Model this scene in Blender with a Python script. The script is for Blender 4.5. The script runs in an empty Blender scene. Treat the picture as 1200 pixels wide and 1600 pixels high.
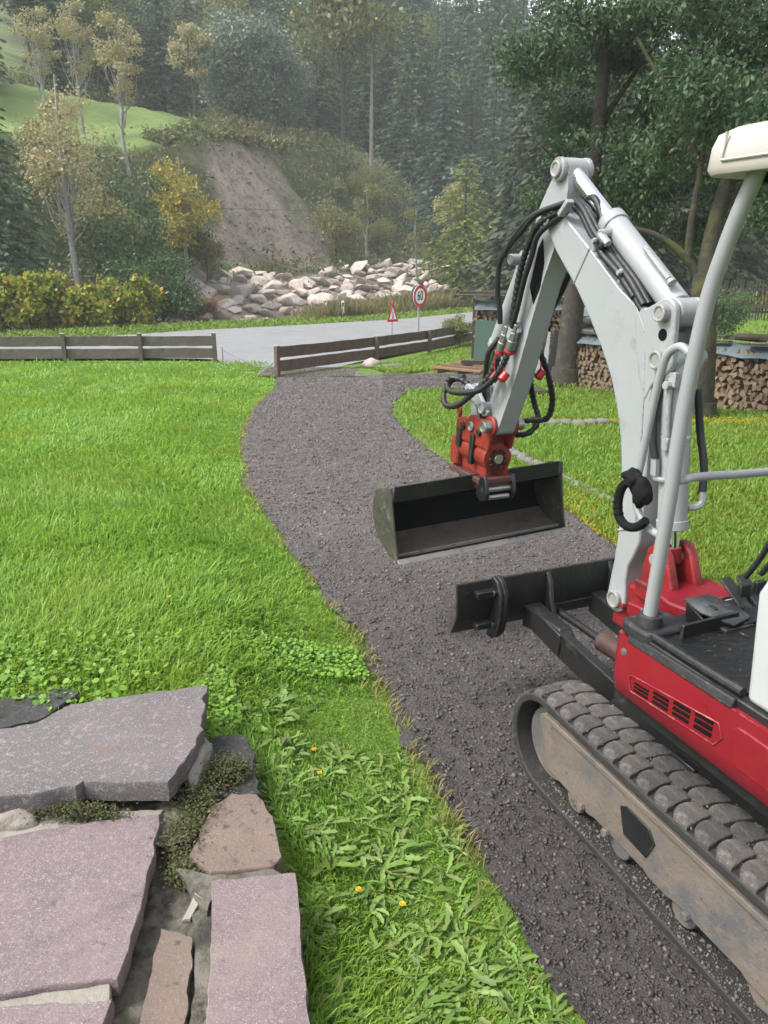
import bpy, bmesh, math, random
import numpy as np
from mathutils import Vector, Matrix, noise

random.seed(7)
RNG = np.random.default_rng(11)
SC = bpy.context.scene
COL = SC.collection
R = math.radians

# ------------------------------------------------------------------ camera
cd = bpy.data.cameras.new('camera')
cam = bpy.data.objects.new('camera', cd)
COL.objects.link(cam)
cam.location = (0, 0, 2.0)
cam.rotation_euler = (R(90 - 18.435), 0, 0)
cd.sensor_fit = 'VERTICAL'
cd.sensor_height = 36
cd.lens = 27.0
cd.clip_start = 0.05
cd.clip_end = 2000
SC.camera = cam

# ------------------------------------------------------------------ sky and sun
SUN_EL, SUN_AZ = 52.0, -105.0          # azimuth clockwise from +Y
W = bpy.data.worlds.new('World')
SC.world = W
W.use_nodes = True
nt = W.node_tree
nt.nodes.clear()
sky = nt.nodes.new('ShaderNodeTexSky')
sky.sky_type = 'NISHITA'
sky.sun_disc = False
sky.sun_elevation = R(SUN_EL)
sky.sun_rotation = R(SUN_AZ)
sky.dust_density = 4.0
sky.air_density = 1.2
hsv = nt.nodes.new('ShaderNodeHueSaturation')
hsv.inputs['Saturation'].default_value = 0.32
bg = nt.nodes.new('ShaderNodeBackground')
bg.inputs['Strength'].default_value = 0.15
wo = nt.nodes.new('ShaderNodeOutputWorld')
nt.links.new(sky.outputs[0], hsv.inputs['Color'])
nt.links.new(hsv.outputs[0], bg.inputs['Color'])
nt.links.new(bg.outputs[0], wo.inputs['Surface'])

sd = bpy.data.lights.new('sun', 'SUN')
sd.energy = 1.5
sd.angle = R(16)
sd.color = (1.0, 0.97, 0.92)
so = bpy.data.objects.new('sun', sd)
COL.objects.link(so)
so.location = (-30, -10, 60)
_sv = Vector((math.sin(R(SUN_AZ)) * math.cos(R(SUN_EL)), math.cos(R(SUN_AZ)) * math.cos(R(SUN_EL)), math.sin(R(SUN_EL))))
so.rotation_euler = _sv.to_track_quat('Z', 'Y').to_euler()

vs = SC.view_settings
vs.view_transform = 'Standard'
vs.look = 'None'
vs.exposure = 1.35
vs.gamma = 1.0
vs.use_curve_mapping = False
SC.render.engine = 'CYCLES'
SC.cycles.use_denoising = True
SC.cycles.max_bounces = 8
SC.cycles.transparent_max_bounces = 8
SC.cycles.volume_bounces = 3

# ------------------------------------------------------------------ materials
def base_mat(name):
    m = bpy.data.materials.new(name)
    m.use_nodes = True
    n = m.node_tree
    b = n.nodes['Principled BSDF']
    return m, n, b

def ramp(n, fac, stops, interp='LINEAR'):
    r = n.nodes.new('ShaderNodeValToRGB')
    r.color_ramp.interpolation = interp
    e = r.color_ramp.elements
    while len(e) > 1:
        e.remove(e[-1])
    for i, (p, c) in enumerate(stops):
        k = e[0] if i == 0 else e.new(p)
        k.position = p
        k.color = (c[0], c[1], c[2], 1) if len(c) == 3 else c
    n.links.new(fac, r.inputs[0])
    return r.outputs[0]

def noise_tex(n, scale, detail=4, rough=.6, coord='Object', vec=None, dist=0):
    t = n.nodes.new('ShaderNodeTexNoise')
    t.inputs['Scale'].default_value = scale
    t.inputs['Detail'].default_value = detail
    t.inputs['Roughness'].default_value = rough
    t.inputs['Distortion'].default_value = dist
    if vec is None:
        tc = n.nodes.new('ShaderNodeTexCoord')
        vec = tc.outputs[coord]
    n.links.new(vec, t.inputs['Vector'])
    return t.outputs[0]

def mix(n, fac, a, b, blend='MIX'):
    m = n.nodes.new('ShaderNodeMix')
    m.data_type = 'RGBA'
    m.blend_type = blend
    if isinstance(fac, (int, float)):
        m.inputs[0].default_value = fac
    else:
        n.links.new(fac, m.inputs[0])
    for v, i in ((a, 6), (b, 7)):
        if isinstance(v, tuple):
            m.inputs[i].default_value = (v[0], v[1], v[2], 1)
        else:
            n.links.new(v, m.inputs[i])
    return m.outputs[2]

def scl(c, k):
    return tuple(min(1, v * k) for v in c[:3])

def pmat(name, col, rough=.5, metal=0., var=.18, scale=4, patches=(), bump=0., bscale=60, spec=.5, objrand=0., coord='Object', edge=None):
    """principled surface: low frequency tone variation, optional patches [(colour, noise scale, threshold, softness)], fine bump"""
    m, n, b = base_mat(name)
    c = ramp(n, noise_tex(n, scale, 5, coord=coord), [(.25, scl(col, 1 - var)), (.75, scl(col, 1 + var))])
    for (pc, ps, th, soft) in patches:
        f = ramp(n, noise_tex(n, ps, 6, .65, coord=coord), [(th, (0, 0, 0)), (min(1, th + soft), (1, 1, 1))])
        c = mix(n, f, c, pc)
    if edge:
        bv = n.nodes.new('ShaderNodeBevel'); bv.samples = 4; bv.inputs['Radius'].default_value = edge[1]
        ge = n.nodes.new('ShaderNodeNewGeometry')
        dt_ = n.nodes.new('ShaderNodeVectorMath'); dt_.operation = 'DOT_PRODUCT'
        n.links.new(bv.outputs[0], dt_.inputs[0]); n.links.new(ge.outputs['Normal'], dt_.inputs[1])
        ef = ramp(n, dt_.outputs['Value'], [(.90, (1, 1, 1)), (.985, (0, 0, 0))])
        nf = ramp(n, noise_tex(n, edge[2], 6, .7), [(.50, (0, 0, 0)), (.58, (1, 1, 1))])
        c = mix(n, mix(n, 1.0, ef, nf, 'MULTIPLY'), c, edge[0])
    if objrand:
        oi = n.nodes.new('ShaderNodeObjectInfo')
        f = ramp(n, oi.outputs['Random'], [(0, (1 - objrand,) * 3), (1, (1 + objrand,) * 3)])
        c = mix(n, 1.0, c, f, 'MULTIPLY')
    n.links.new(c, b.inputs['Base Color'])
    rr = ramp(n, noise_tex(n, scale * 3, 4, coord=coord), [(.3, (max(.02, rough - .1),) * 3), (.7, (min(1, rough + .1),) * 3)])
    n.links.new(rr, b.inputs['Roughness'])
    b.inputs['Metallic'].default_value = metal
    b.inputs['Specular IOR Level'].default_value = spec
    if bump:
        bp = n.nodes.new('ShaderNodeBump')
        bp.inputs['Strength'].default_value = min(1, bump)
        bp.inputs['Distance'].default_value = .01 * max(1, bump)
        n.links.new(noise_tex(n, bscale, 5, .65, coord=coord), bp.inputs['Height'])
        n.links.new(bp.outputs[0], b.inputs['Normal'])
    return m

def leafmat(name, stops, transl=.35, rough=.5, patch=None, pscale=.6, spec=.3):
    """leaf faces: colour per leaf from a ramp, some light passing through"""
    m, n, b = base_mat(name)
    g = n.nodes.new('ShaderNodeNewGeometry')
    k = len(stops)
    c = ramp(n, g.outputs['Random Per Island'], [(i / max(1, k - 1), s) for i, s in enumerate(stops)])
    if patch:
        f = ramp(n, noise_tex(n, pscale, 3, coord='Object'), [(.45, (0, 0, 0)), (.62, (1, 1, 1))])
        c = mix(n, f, c, mix(n, .6, c, patch))
    n.links.new(c, b.inputs['Base Color'])
    b.inputs['Roughness'].default_value = rough
    b.inputs['Specular IOR Level'].default_value = spec
    t = n.nodes.new('ShaderNodeBsdfTranslucent')
    n.links.new(c, t.inputs['Color'])
    ms = n.nodes.new('ShaderNodeMixShader')
    ms.inputs[0].default_value = transl
    out = n.nodes['Material Output']
    n.links.new(b.outputs[0], ms.inputs[1])
    n.links.new(t.outputs[0], ms.inputs[2])
    n.links.new(ms.outputs[0], out.inputs['Surface'])
    return m

M = {}
M['boom'] = pmat('boom_paint', (.272, .286, .298), .38, var=.06, scale=3, patches=[((.20, .20, .19), 38, .68, .05), ((.235, .25, .26), 7, .55, .2), ((.195, .203, .205), 2.5, .57, .15), ((.11, .09, .075), 75, .70, .02), ((.17, .165, .155), 5, .63, .1)], bump=.06, bscale=120, edge=((.10, .08, .07), .012, 40))
M['tube'] = pmat('tube_paint', (.25, .26, .27), .42, var=.05, scale=5, patches=[((.22, .21, .19), 60, .66, .05), ((.27, .28, .28), 9, .55, .2)], bump=.12, bscale=160)
M['canopy'] = pmat('canopy_plastic', (.40, .368, .348), .5, var=.06, scale=6, patches=[((.33, .30, .28), 9, .58, .2)])
M['console'] = pmat('console_plastic', (.37, .385, .388), .4, var=.04, scale=6, patches=[((.45, .45, .43), 70, .72, .03)])
M['red'] = pmat('red_paint', (.175, .006, .014), .36, var=.15, scale=4, patches=[((.30, .045, .055), 5, .6, .25), ((.10, .012, .012), 45, .67, .06)], bump=.06, bscale=150, edge=((.30, .13, .13), .010, 30))
M['redcast'] = pmat('red_cast_paint', (.19, .010, .013), .42, var=.25, scale=9, patches=[((.045, .012, .011), 14, .55, .12), ((.25, .08, .08), 60, .66, .06)], bump=.25, bscale=90)
M['redtilt'] = pmat('orange_red_paint', (.20, .018, .011), .5, var=.25, scale=9, patches=[((.05, .016, .012), 16, .55, .12), ((.30, .11, .08), 55, .66, .06)], bump=.25, bscale=90)
M['redcap'] = pmat('red_plastic', (.32, .008, .012), .35, var=.08, scale=20)
M['black'] = pmat('black_paint', (.010, .0105, .0115), .38, var=.3, scale=8, patches=[((.035, .033, .03), 11, .58, .15)], bump=.3, bscale=90, edge=((.08, .075, .07), .008, 30))
M['blackwet'] = pmat('wet_black_floor', (.007, .0075, .0085), .2, var=.3, scale=10, patches=[((.15, .12, .07), 48, .635, .04), ((.022, .022, .022), 12, .55, .2)], bump=.5, bscale=45)
M['rubberhose'] = pmat('hose_rubber', (.010, .0115, .014), .5, var=.2, scale=30, patches=[((.035, .035, .035), 60, .62, .08)], bump=.15, bscale=200)
M['trim'] = pmat('rubber_trim', (.014, .014, .015), .6, var=.3, scale=20, patches=[((.055, .055, .055), 50, .57, .1)], bump=.4, bscale=80)
M['trackrubber'] = pmat('track_rubber', (.020, .019, .0185), .75, var=.3, scale=12, patches=[((.09, .082, .075), 22, .62, .1)], bump=.5, bscale=60)
M['lug'] = pmat('dusty_track_lug', (.068, .060, .055), .85, var=.3, scale=14, patches=[((.14, .125, .115), 26, .56, .12), ((.022, .02, .019), 12, .58, .1)], bump=.9, bscale=70, objrand=.3)
M['trackframe'] = pmat('muddy_steel', (.128, .107, .088), .7, var=.25, scale=6, patches=[((.085, .083, .084), 4, .5, .12), ((.185, .125, .08), 9, .57, .14), ((.025, .022, .02), 30, .64, .06)], bump=.5, bscale=50)
M['steel'] = pmat('bare_steel', (.30, .30, .30), .35, .8, var=.15, scale=20)
M['chrome'] = pmat('chrome_rod', (.75, .76, .78), .12, 1., var=.05, scale=8)
M['pin'] = pmat('painted_pin', (.27, .27, .265), .4, .2, var=.12, scale=30, patches=[((.18, .14, .12), 40, .6, .1)], bump=.2, bscale=90)
M['blade'] = pmat('dirty_black_steel', (.0095, .0095, .010), .42, var=.3, scale=6, patches=[((.038, .034, .03), 9, .58, .16), ((.06, .03, .02), 30, .67, .06)], bump=.4, bscale=60, edge=((.10, .085, .07), .008, 25))
M['bucketout'] = pmat('worn_bucket_steel', (.014, .0155, .0145), .5, var=.3, scale=6, patches=[((.07, .066, .052), 11, .6, .14), ((.05, .055, .05), 40, .62, .08)], bump=.4, bscale=60)
M['bucketside'] = pmat('scraped_bucket_side', (.042, .040, .033), .6, var=.3, scale=8, patches=[((.13, .112, .082), 14, .56, .12), ((.025, .025, .022), 22, .55, .1)], bump=.4, bscale=60)
M['bucketin'] = pmat('soiled_bucket_floor', (.072, .057, .047), .75, var=.2, scale=6, patches=[((.04, .033, .028), 10, .55, .16)], bump=.5, bscale=50)
M['lip'] = pmat('polished_lip', (.22, .205, .19), .45, .5, var=.15, scale=20, patches=[((.11, .095, .085), 30, .56, .1)])
M['decal'] = pmat('white_decal', (.5, .5, .48), .5, var=.05, scale=20)
M['ink'] = pmat('black_ink', (.005, .005, .005), .7, spec=.1)
M['cloth'] = pmat('black_cloth', (.008, .008, .009), .8, var=.3, scale=25, bump=.5, bscale=60, spec=.15)
M['stone'] = pmat('porphyry', (.108, .094, .096), .8, var=.18, scale=3.5, patches=[((.185, .162, .163), 42, .55, .07), ((.27, .245, .245), 190, .58, .04), ((.15, .10, .085), 2.2, .60, .15), ((.05, .042, .042), 60, .66, .06)], bump=.5, bscale=120)
M['stone2'] = pmat('porphyry_plum', (.15, .113, .118), .8, var=.2, scale=4.5, patches=[((.205, .163, .164), 75, .52, .1), ((.10, .078, .082), 150, .57, .05), ((.33, .285, .285), 200, .58, .05), ((.095, .075, .078), 20, .615, .08), ((.21, .16, .14), 2.6, .58, .18)], bump=.45, bscale=130)
M['stone3'] = pmat('porphyry_brown', (.15, .11, .09), .85, var=.2, scale=6, patches=[((.20, .175, .165), 130, .59, .06), ((.06, .045, .042), 20, .57, .1)], bump=.6, bscale=90)
M['stonedark'] = pmat('dark_stone', (.026, .027, .026), .8, var=.3, scale=9, patches=[((.13, .13, .125), 55, .6, .08)], bump=.9, bscale=40)
M['mortar'] = pmat('mortar', (.115, .105, .085), .95, var=.3, scale=12, patches=[((.032, .028, .022), 7, .47, .12), ((.06, .07, .028), 16, .55, .1), ((.2, .185, .155), 9, .62, .06)], bump=1., bscale=45)
M['mortarpale'] = pmat('pale_mortar', (.25, .228, .195), .95, var=.15, scale=15, patches=[((.18, .15, .12), 30, .6, .1)], bump=.8, bscale=60)
M['gravel'] = pmat('asphalt_gravel', (.086, .075, .071), .62, var=.25, scale=1.2, patches=[((.095, .083, .08), 90, .56, .08), ((.022, .019, .019), 60, .54, .1), ((.078, .066, .06), .9, .55, .2)], bump=2.5, bscale=55)
M['gravelpale'] = pmat('pale_gravel', (.13, .118, .105), .9, var=.2, scale=3, patches=[((.12, .105, .08), 1.5, .5, .1), ((.2, .18, .16), 50, .6, .1)], bump=1.5, bscale=50)
M['road'] = pmat('wet_asphalt_road', (.20, .20, .205), .55, var=.08, scale=.6, patches=[((.19, .19, .195), 12, .55, .2)], bump=.4, bscale=90)
M['fence'] = pmat('weathered_boards', (.098, .064, .048), .8, var=.25, scale=5, patches=[((.045, .039, .035), 3, .55, .2)], bump=.5, bscale=40, objrand=.22)
M['fenceL'] = pmat('grey_weathered_boards', (.10, .086, .07), .8, var=.25, scale=5, patches=[((.058, .056, .048), 3, .55, .2)], bump=.5, bscale=40, objrand=.15)
M['fencecap'] = pmat('post_end_grain', (.36, .34, .31), .8, var=.2, scale=30)
M['bark'] = pmat('bark', (.042, .034, .027), .95, var=.35, scale=9, patches=[((.09, .085, .045), 5, .56, .12)], bump=2.5, bscale=22)
M['barkmoss'] = pmat('mossy_bark', (.036, .031, .022), .95, var=.35, scale=9, patches=[((.065, .07, .018), 4, .48, .15)], bump=2.5, bscale=22)
M['barkpale'] = pmat('pale_bark', (.24, .235, .215), .9, var=.2, scale=4, patches=[((.12, .11, .10), 6, .6, .08)], bump=1., bscale=18)
M['barkdark'] = pmat('dark_bark', (.05, .042, .036), .95, var=.3, scale=6, bump=1., bscale=18)
M['log'] = pmat('split_firewood', (.20, .14, .092), .85, var=.3, scale=14, patches=[((.075, .052, .035), 9, .53, .14), ((.29, .22, .16), 30, .6, .1)], bump=.8, bscale=40, objrand=.38)
M['tarp'] = pmat('blue_grey_tarp', (.085, .118, .135), .4, var=.2, scale=6, patches=[((.2, .225, .235), 5, .62, .12)], bump=.7, bscale=12)
M['oldboard'] = pmat('old_roof_board', (.05, .038, .03), .9, var=.3, scale=7, patches=[((.10, .078, .035), 5, .6, .1)], bump=.8, bscale=30, objrand=.3)
M['palletwood'] = pmat('raw_timber', (.16, .088, .05), .8, var=.25, scale=9, patches=[((.10, .08, .065), 4, .55, .15)], bump=.5, bscale=40, objrand=.3)
M['green'] = pmat('green_panel', (.05, .098, .075), .55, var=.08, scale=5)
M['signwhite'] = pmat('sign_white', (.78, .78, .78), .4, var=.03)
M['signred'] = pmat('sign_red', (.48, .02, .03), .4, var=.05)
M['signgrey'] = pmat('sign_back', (.10, .12, .11), .5, var=.1)
M['galv'] = pmat('galvanised_post', (.30, .31, .32), .5, .4, var=.12, scale=12)
M['whitepanel'] = pmat('white_sheet', (.30, .31, .31), .5, var=.1, scale=6)
M['blue_rope'] = pmat('blue_rope', (.10, .16, .22), .7)
M['boulder'] = pmat('limestone_boulder', (.40, .35, .31), .9, var=.25, scale=1.5, patches=[((.32, .185, .14), .9, .55, .12), ((.48, .44, .40), 5, .55, .12), ((.10, .088, .078), 3, .60, .1)], bump=1.5, bscale=6, objrand=.25)
M['concrete'] = pmat('old_concrete', (.13, .125, .115), .9, var=.25, scale=2, bump=.8, bscale=10)
M['soil'] = pmat('dark_soil', (.075, .055, .038), .95, var=.3, scale=12, patches=[((.06, .075, .02), 5, .52, .15)], bump=1.5, bscale=40)

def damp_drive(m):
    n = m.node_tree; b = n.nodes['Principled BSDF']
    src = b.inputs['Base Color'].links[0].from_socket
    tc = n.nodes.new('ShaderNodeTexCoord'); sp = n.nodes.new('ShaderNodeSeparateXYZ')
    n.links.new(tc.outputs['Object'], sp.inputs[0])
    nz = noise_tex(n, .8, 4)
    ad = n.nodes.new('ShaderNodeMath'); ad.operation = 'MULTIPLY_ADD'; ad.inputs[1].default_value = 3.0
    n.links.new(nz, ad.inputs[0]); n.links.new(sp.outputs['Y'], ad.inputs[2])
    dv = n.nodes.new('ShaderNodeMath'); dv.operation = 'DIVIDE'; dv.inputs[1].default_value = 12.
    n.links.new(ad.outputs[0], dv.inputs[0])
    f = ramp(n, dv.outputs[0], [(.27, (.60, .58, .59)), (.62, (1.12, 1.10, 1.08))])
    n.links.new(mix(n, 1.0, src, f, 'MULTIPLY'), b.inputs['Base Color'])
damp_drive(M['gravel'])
# leaf materials
M['grass'] = leafmat('lawn_grass_blades', [(0.119, 0.251, 0.034), (0.196, 0.369, 0.043), (0.300, 0.481, 0.074), (0.155, 0.310, 0.038)], .5, .45, patch=(.245, .345, .038), pscale=.9, spec=.35)
M['grassR'] = leafmat('right_lawn_blades', [(0.123, 0.234, 0.034), (0.190, 0.323, 0.044), (0.280, 0.401, 0.066)], .5, .45, patch=(.20, .24, .03), pscale=.8)
M['drygrass'] = leafmat('dry_edge_grass', [(.22, .20, .06), (.30, .25, .10), (.13, .19, .03), (.24, .19, .08)], .35, .6)
M['moss'] = leafmat('yellow_moss_tufts', [(.22, .22, .02), (.34, .30, .02), (.14, .19, .02)], .3, .7)
M['weed'] = leafmat('broad_weed_leaves', [(0.108, 0.205, 0.032), (0.162, 0.281, 0.049), (0.227, 0.335, 0.086), (0.092, 0.162, 0.032), (0.205, 0.238, 0.065)], .35, .5, spec=.4)
M['clover'] = leafmat('clover_leaves', [(0.110, 0.242, 0.028), (0.176, 0.330, 0.044), (0.220, 0.352, 0.055)], .35, .5)
M['thyme'] = leafmat('thyme_cushion', [(.045, .06, .02), (.08, .10, .03), (.10, .085, .04), (.05, .05, .025)], .2, .7)
M['cherry'] = leafmat('dark_cherry_leaves', [(0.026, 0.059, 0.026), (0.043, 0.089, 0.038), (0.066, 0.120, 0.054), (0.095, 0.143, 0.059), (0.031, 0.070, 0.036)], .3, .55, spec=.35)
M['spruce'] = leafmat('spruce_needles', [(0.040, 0.077, 0.038), (0.062, 0.112, 0.053), (0.090, 0.144, 0.066)], .15, .6)
M['spruceblue'] = leafmat('blue_green_needles', [(0.047, 0.088, 0.068), (0.068, 0.121, 0.088), (0.088, 0.142, 0.101)], .15, .6)
M['pinedark'] = leafmat('dark_pine_needles', [(0.030, 0.047, 0.025), (0.047, 0.068, 0.034), (0.069, 0.086, 0.040)], .15, .6)
M['beech'] = leafmat('yellow_green_leaves', [(0.092, 0.141, 0.030), (0.151, 0.200, 0.037), (0.217, 0.241, 0.049), (0.108, 0.159, 0.033)], .3, .5)
M['larch'] = leafmat('mixed_yellowing_leaves', [(0.081, 0.121, 0.041), (0.135, 0.162, 0.047), (0.216, 0.189, 0.047), (0.068, 0.108, 0.047)], .3, .5)
M['willow'] = leafmat('grey_green_leaves', [(0.130, 0.175, 0.125), (0.170, 0.220, 0.155), (0.210, 0.260, 0.185)], .25, .5)
M['yellow'] = leafmat('golden_leaves', [(0.315, 0.256, 0.048), (0.434, 0.346, 0.065), (0.210, 0.226, 0.048), (0.367, 0.300, 0.081)], .35, .5)
M['aspen'] = leafmat('pale_autumn_leaves', [(0.340, 0.310, 0.140), (0.420, 0.360, 0.190), (0.290, 0.290, 0.130), (0.360, 0.300, 0.170)], .35, .5)
M['olive'] = leafmat('olive_leaves', [(0.140, 0.164, 0.055), (0.203, 0.203, 0.070), (0.250, 0.203, 0.078), (0.118, 0.140, 0.055)], .3, .5)
M['bush'] = leafmat('dark_bush_leaves', [(0.037, 0.076, 0.030), (0.068, 0.119, 0.044), (0.092, 0.144, 0.051)], .25, .5)
M['under'] = leafmat('undergrowth_leaves', [(0.091, 0.151, 0.051), (0.143, 0.202, 0.070), (0.223, 0.243, 0.091), (0.283, 0.243, 0.121)], .3, .6, patch=(.12, .085, .045), pscale=.12)
M['knot'] = leafmat('knotweed_leaves', [(0.064, 0.146, 0.024), (0.147, 0.224, 0.036), (0.313, 0.314, 0.036), (0.386, 0.291, 0.036), (0.276, 0.336, 0.048), (0.092, 0.179, 0.030)], .35, .5)
M['orange'] = leafmat('orange_leaves', [(0.456, 0.275, 0.048), (0.399, 0.325, 0.060)], .35, .5)
M['weedtall'] = leafmat('tall_weeds', [(0.120, 0.144, 0.048), (0.192, 0.168, 0.066), (0.228, 0.168, 0.084), (0.090, 0.132, 0.042)], .3, .7)
M['dryclump'] = leafmat('dry_grass_clump', [(.30, .18, .09), (.24, .14, .075), (.34, .22, .12)], .3, .7)
M['verge'] = leafmat('verge_grass', [(.09, .18, .02), (.15, .24, .03), (.21, .27, .05)], .4, .6)
M['petal'] = pmat('yellow_petals', (.75, .45, .01), .6)

# ------------------------------------------------------------------ mesh helpers
def obj(name, me, mat=None, parent=None, loc=None):
    o = bpy.data.objects.new(name, me)
    COL.objects.link(o)
    if mat is not None:
        me.materials.append(mat)
    if parent is not None:
        o.parent = parent
    if loc is not None:
        o.location = loc
    return o

def tag(o, label=None, cat=None, group=None, kind=None):
    if label: o['label'] = label
    if cat: o['category'] = cat
    if group: o['group'] = group
    if kind: o['kind'] = kind
    return o

def empty(name, loc=(0, 0, 0), rz=0.):
    o = bpy.data.objects.new(name, None)
    COL.objects.link(o)
    o.location = loc
    o.rotation_euler = (0, 0, rz)
    o.empty_display_size = .2
    return o

def np_mesh(name, V, faces):
    """V (N,3); faces: list of int arrays (M,k)"""
    me = bpy.data.meshes.new(name)
    V = np.ascontiguousarray(V, dtype=np.float32)
    me.vertices.add(len(V))
    me.vertices.foreach_set('co', V.ravel())
    faces = [np.asarray(f, dtype=np.int32) for f in faces if len(f)]
    nl = sum(f.size for f in faces)
    npoly = sum(len(f) for f in faces)
    me.loops.add(nl)
    me.polygons.add(npoly)
    me.loops.foreach_set('vertex_index', np.concatenate([f.ravel() for f in faces]))
    st, tot, k = [], [], 0
    for f in faces:
        st.append(k + np.arange(len(f)) * f.shape[1])
        tot.append(np.full(len(f), f.shape[1]))
        k += f.size
    me.polygons.foreach_set('loop_start', np.concatenate(st).astype(np.int32))
    me.update(calc_edges=True)
    me.validate()
    return me

class MB:
    """collects shapes, builds one mesh object"""
    def __init__(s):
        s.v, s.f = [], []
    def add(s, vs, fs):
        o = len(s.v)
        s.v += [tuple(v) for v in vs]
        s.f += [tuple(i + o for i in f) for f in fs]
        return s
    def box(s, c, d, rot=None):
        x, y, z = d[0] / 2, d[1] / 2, d[2] / 2
        vs = [Vector((a * x, b * y, e * z)) for a in (-1, 1) for b in (-1, 1) for e in (-1, 1)]
        if rot is not None:
            if isinstance(rot, (tuple, list)):
                rot = (Matrix.Rotation(rot[2], 3, 'Z') @ Matrix.Rotation(rot[1], 3, 'Y') @ Matrix.Rotation(rot[0], 3, 'X'))
            vs = [rot @ v for v in vs]
        c = Vector(c)
        return s.add([v + c for v in vs], [(0, 1, 3, 2), (4, 6, 7, 5), (0, 4, 5, 1), (2, 3, 7, 6), (0, 2, 6, 4), (1, 5, 7, 3)])
    def bar(s, p, q, w, h, up=(0, 0, 1)):
        p, q = Vector(p), Vector(q)
        d = (q - p).normalized()
        sd_ = d.cross(Vector(up)).normalized()
        u = sd_.cross(d).normalized()
        vs = []
        for e in (p, q):
            for a, b in ((-1, -1), (1, -1), (1, 1), (-1, 1)):
                vs.append(e + sd_ * a * w / 2 + u * b * h / 2)
        return s.add(vs, [(3, 2, 1, 0), (4, 5, 6, 7), (0, 1, 5, 4), (1, 2, 6, 5), (2, 3, 7, 6), (3, 0, 4, 7)])
    def tube(s, path, r, n=10, cap=True):
        pts = [Vector(p) for p in path]
        m = len(pts)
        rs = r if isinstance(r, (list, tuple)) else [r] * m
        t0 = (pts[1] - pts[0]).normalized()
        ref = Vector((0, 0, 1)) if abs(t0.z) < .9 else Vector((1, 0, 0))
        u = t0.cross(ref).normalized()
        vs = []
        for i, p in enumerate(pts):
            t = (pts[min(i + 1, m - 1)] - pts[max(i - 1, 0)]).normalized()
            u = (u - t * u.dot(t)).normalized()
            w = t.cross(u)
            for k in range(n):
                a = 2 * math.pi * k / n
                vs.append(p + (u * math.cos(a) + w * math.sin(a)) * rs[i])
        fs = []
        for i in range(m - 1):
            for k in range(n):
                k2 = (k + 1) % n
                fs.append((i * n + k, i * n + k2, (i + 1) * n + k2, (i + 1) * n + k))
        if cap:
            fs.append(tuple(range(n - 1, -1, -1)))
            fs.append(tuple((m - 1) * n + k for k in range(n)))
        return s.add(vs, fs)
    def cyl(s, p, q, r, r2=None, n=20):
        return s.tube([p, q], [r, r if r2 is None else r2], n)
    def prism(s, prof, y0, y1):
        """profile in x,z extruded along y"""
        n = len(prof)
        vs = [(x, y0, z) for x, z in prof] + [(x, y1, z) for x, z in prof]
        fs = [tuple(range(n)), tuple(range(2 * n - 1, n - 1, -1))]
        for i in range(n):
            j = (i + 1) % n
            fs.append((j, i, n + i, n + j))
        return s.add(vs, fs)
    def prismz(s, prof, z0, z1):
        n = len(prof)
        vs = [(x, y, z0) for x, y in prof] + [(x, y, z1) for x, y in prof]
        fs = [tuple(range(n - 1, -1, -1)), tuple(range(n, 2 * n))]
        for i in range(n):
            j = (i + 1) % n
            fs.append((i, j, n + j, n + i))
        return s.add(vs, fs)
    def ring(s, c, axis, r0, r1, n=20):
        """torus-like ring: major r0, minor r1"""
        a = Vector(axis).normalized()
        u = a.orthogonal().normalized()
        w = a.cross(u)
        c = Vector(c)
        m = 8
        vs, fs = [], []
        for i in range(n):
            t = 2 * math.pi * i / n
            d = u * math.cos(t) + w * math.sin(t)
            for k in range(m):
                b = 2 * math.pi * k / m
                vs.append(c + d * (r0 + r1 * math.cos(b)) + a * r1 * math.sin(b))
        for i in range(n):
            for k in range(m):
                fs.append((i * m + k, ((i + 1) % n) * m + k, ((i + 1) % n) * m + (k + 1) % m, i * m + (k + 1) % m))
        return s.add(vs, fs)
    def mesh(s, name, smooth=35):
        me = bpy.data.meshes.new(name)
        me.from_pydata([tuple(v) for v in s.v], [], s.f)
        bm = bmesh.new()
        bm.from_mesh(me)
        bmesh.ops.recalc_face_normals(bm, faces=bm.faces)
        bm.to_mesh(me)
        bm.free()
        if smooth:
            me.polygons.foreach_set('use_smooth', [True] * len(me.polygons))
            me.set_sharp_from_angle(angle=R(smooth))
        return me
    def build(s, name, mat, parent=None, bevel=0., seg=2, smooth=35):
        o = obj(name, s.mesh(name, smooth), mat, parent)
        if bevel:
            b = o.modifiers.new('bevel', 'BEVEL')
            b.width = bevel
            b.segments = seg
            b.limit_method = 'ANGLE'
            b.angle_limit = R(35)
            b.harden_normals = False
        return o

def smooth_path(pts, k=8):
    """Catmull-Rom through pts"""
    P = [np.array(p, float) for p in pts]
    P = [2 * P[0] - P[1]] + P + [2 * P[-1] - P[-2]]
    out = []
    for i in range(1, len(P) - 2):
        for j in range(k):
            t = j / k
            a, b, c, d = P[i - 1], P[i], P[i + 1], P[i + 2]
            out.append(.5 * ((2 * b) + (-a + c) * t + (2 * a - 5 * b + 4 * c - d) * t * t + (-a + 3 * b - 3 * c + d) * t ** 3))
    out.append(P[-2])
    return [tuple(p) for p in out]

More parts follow.
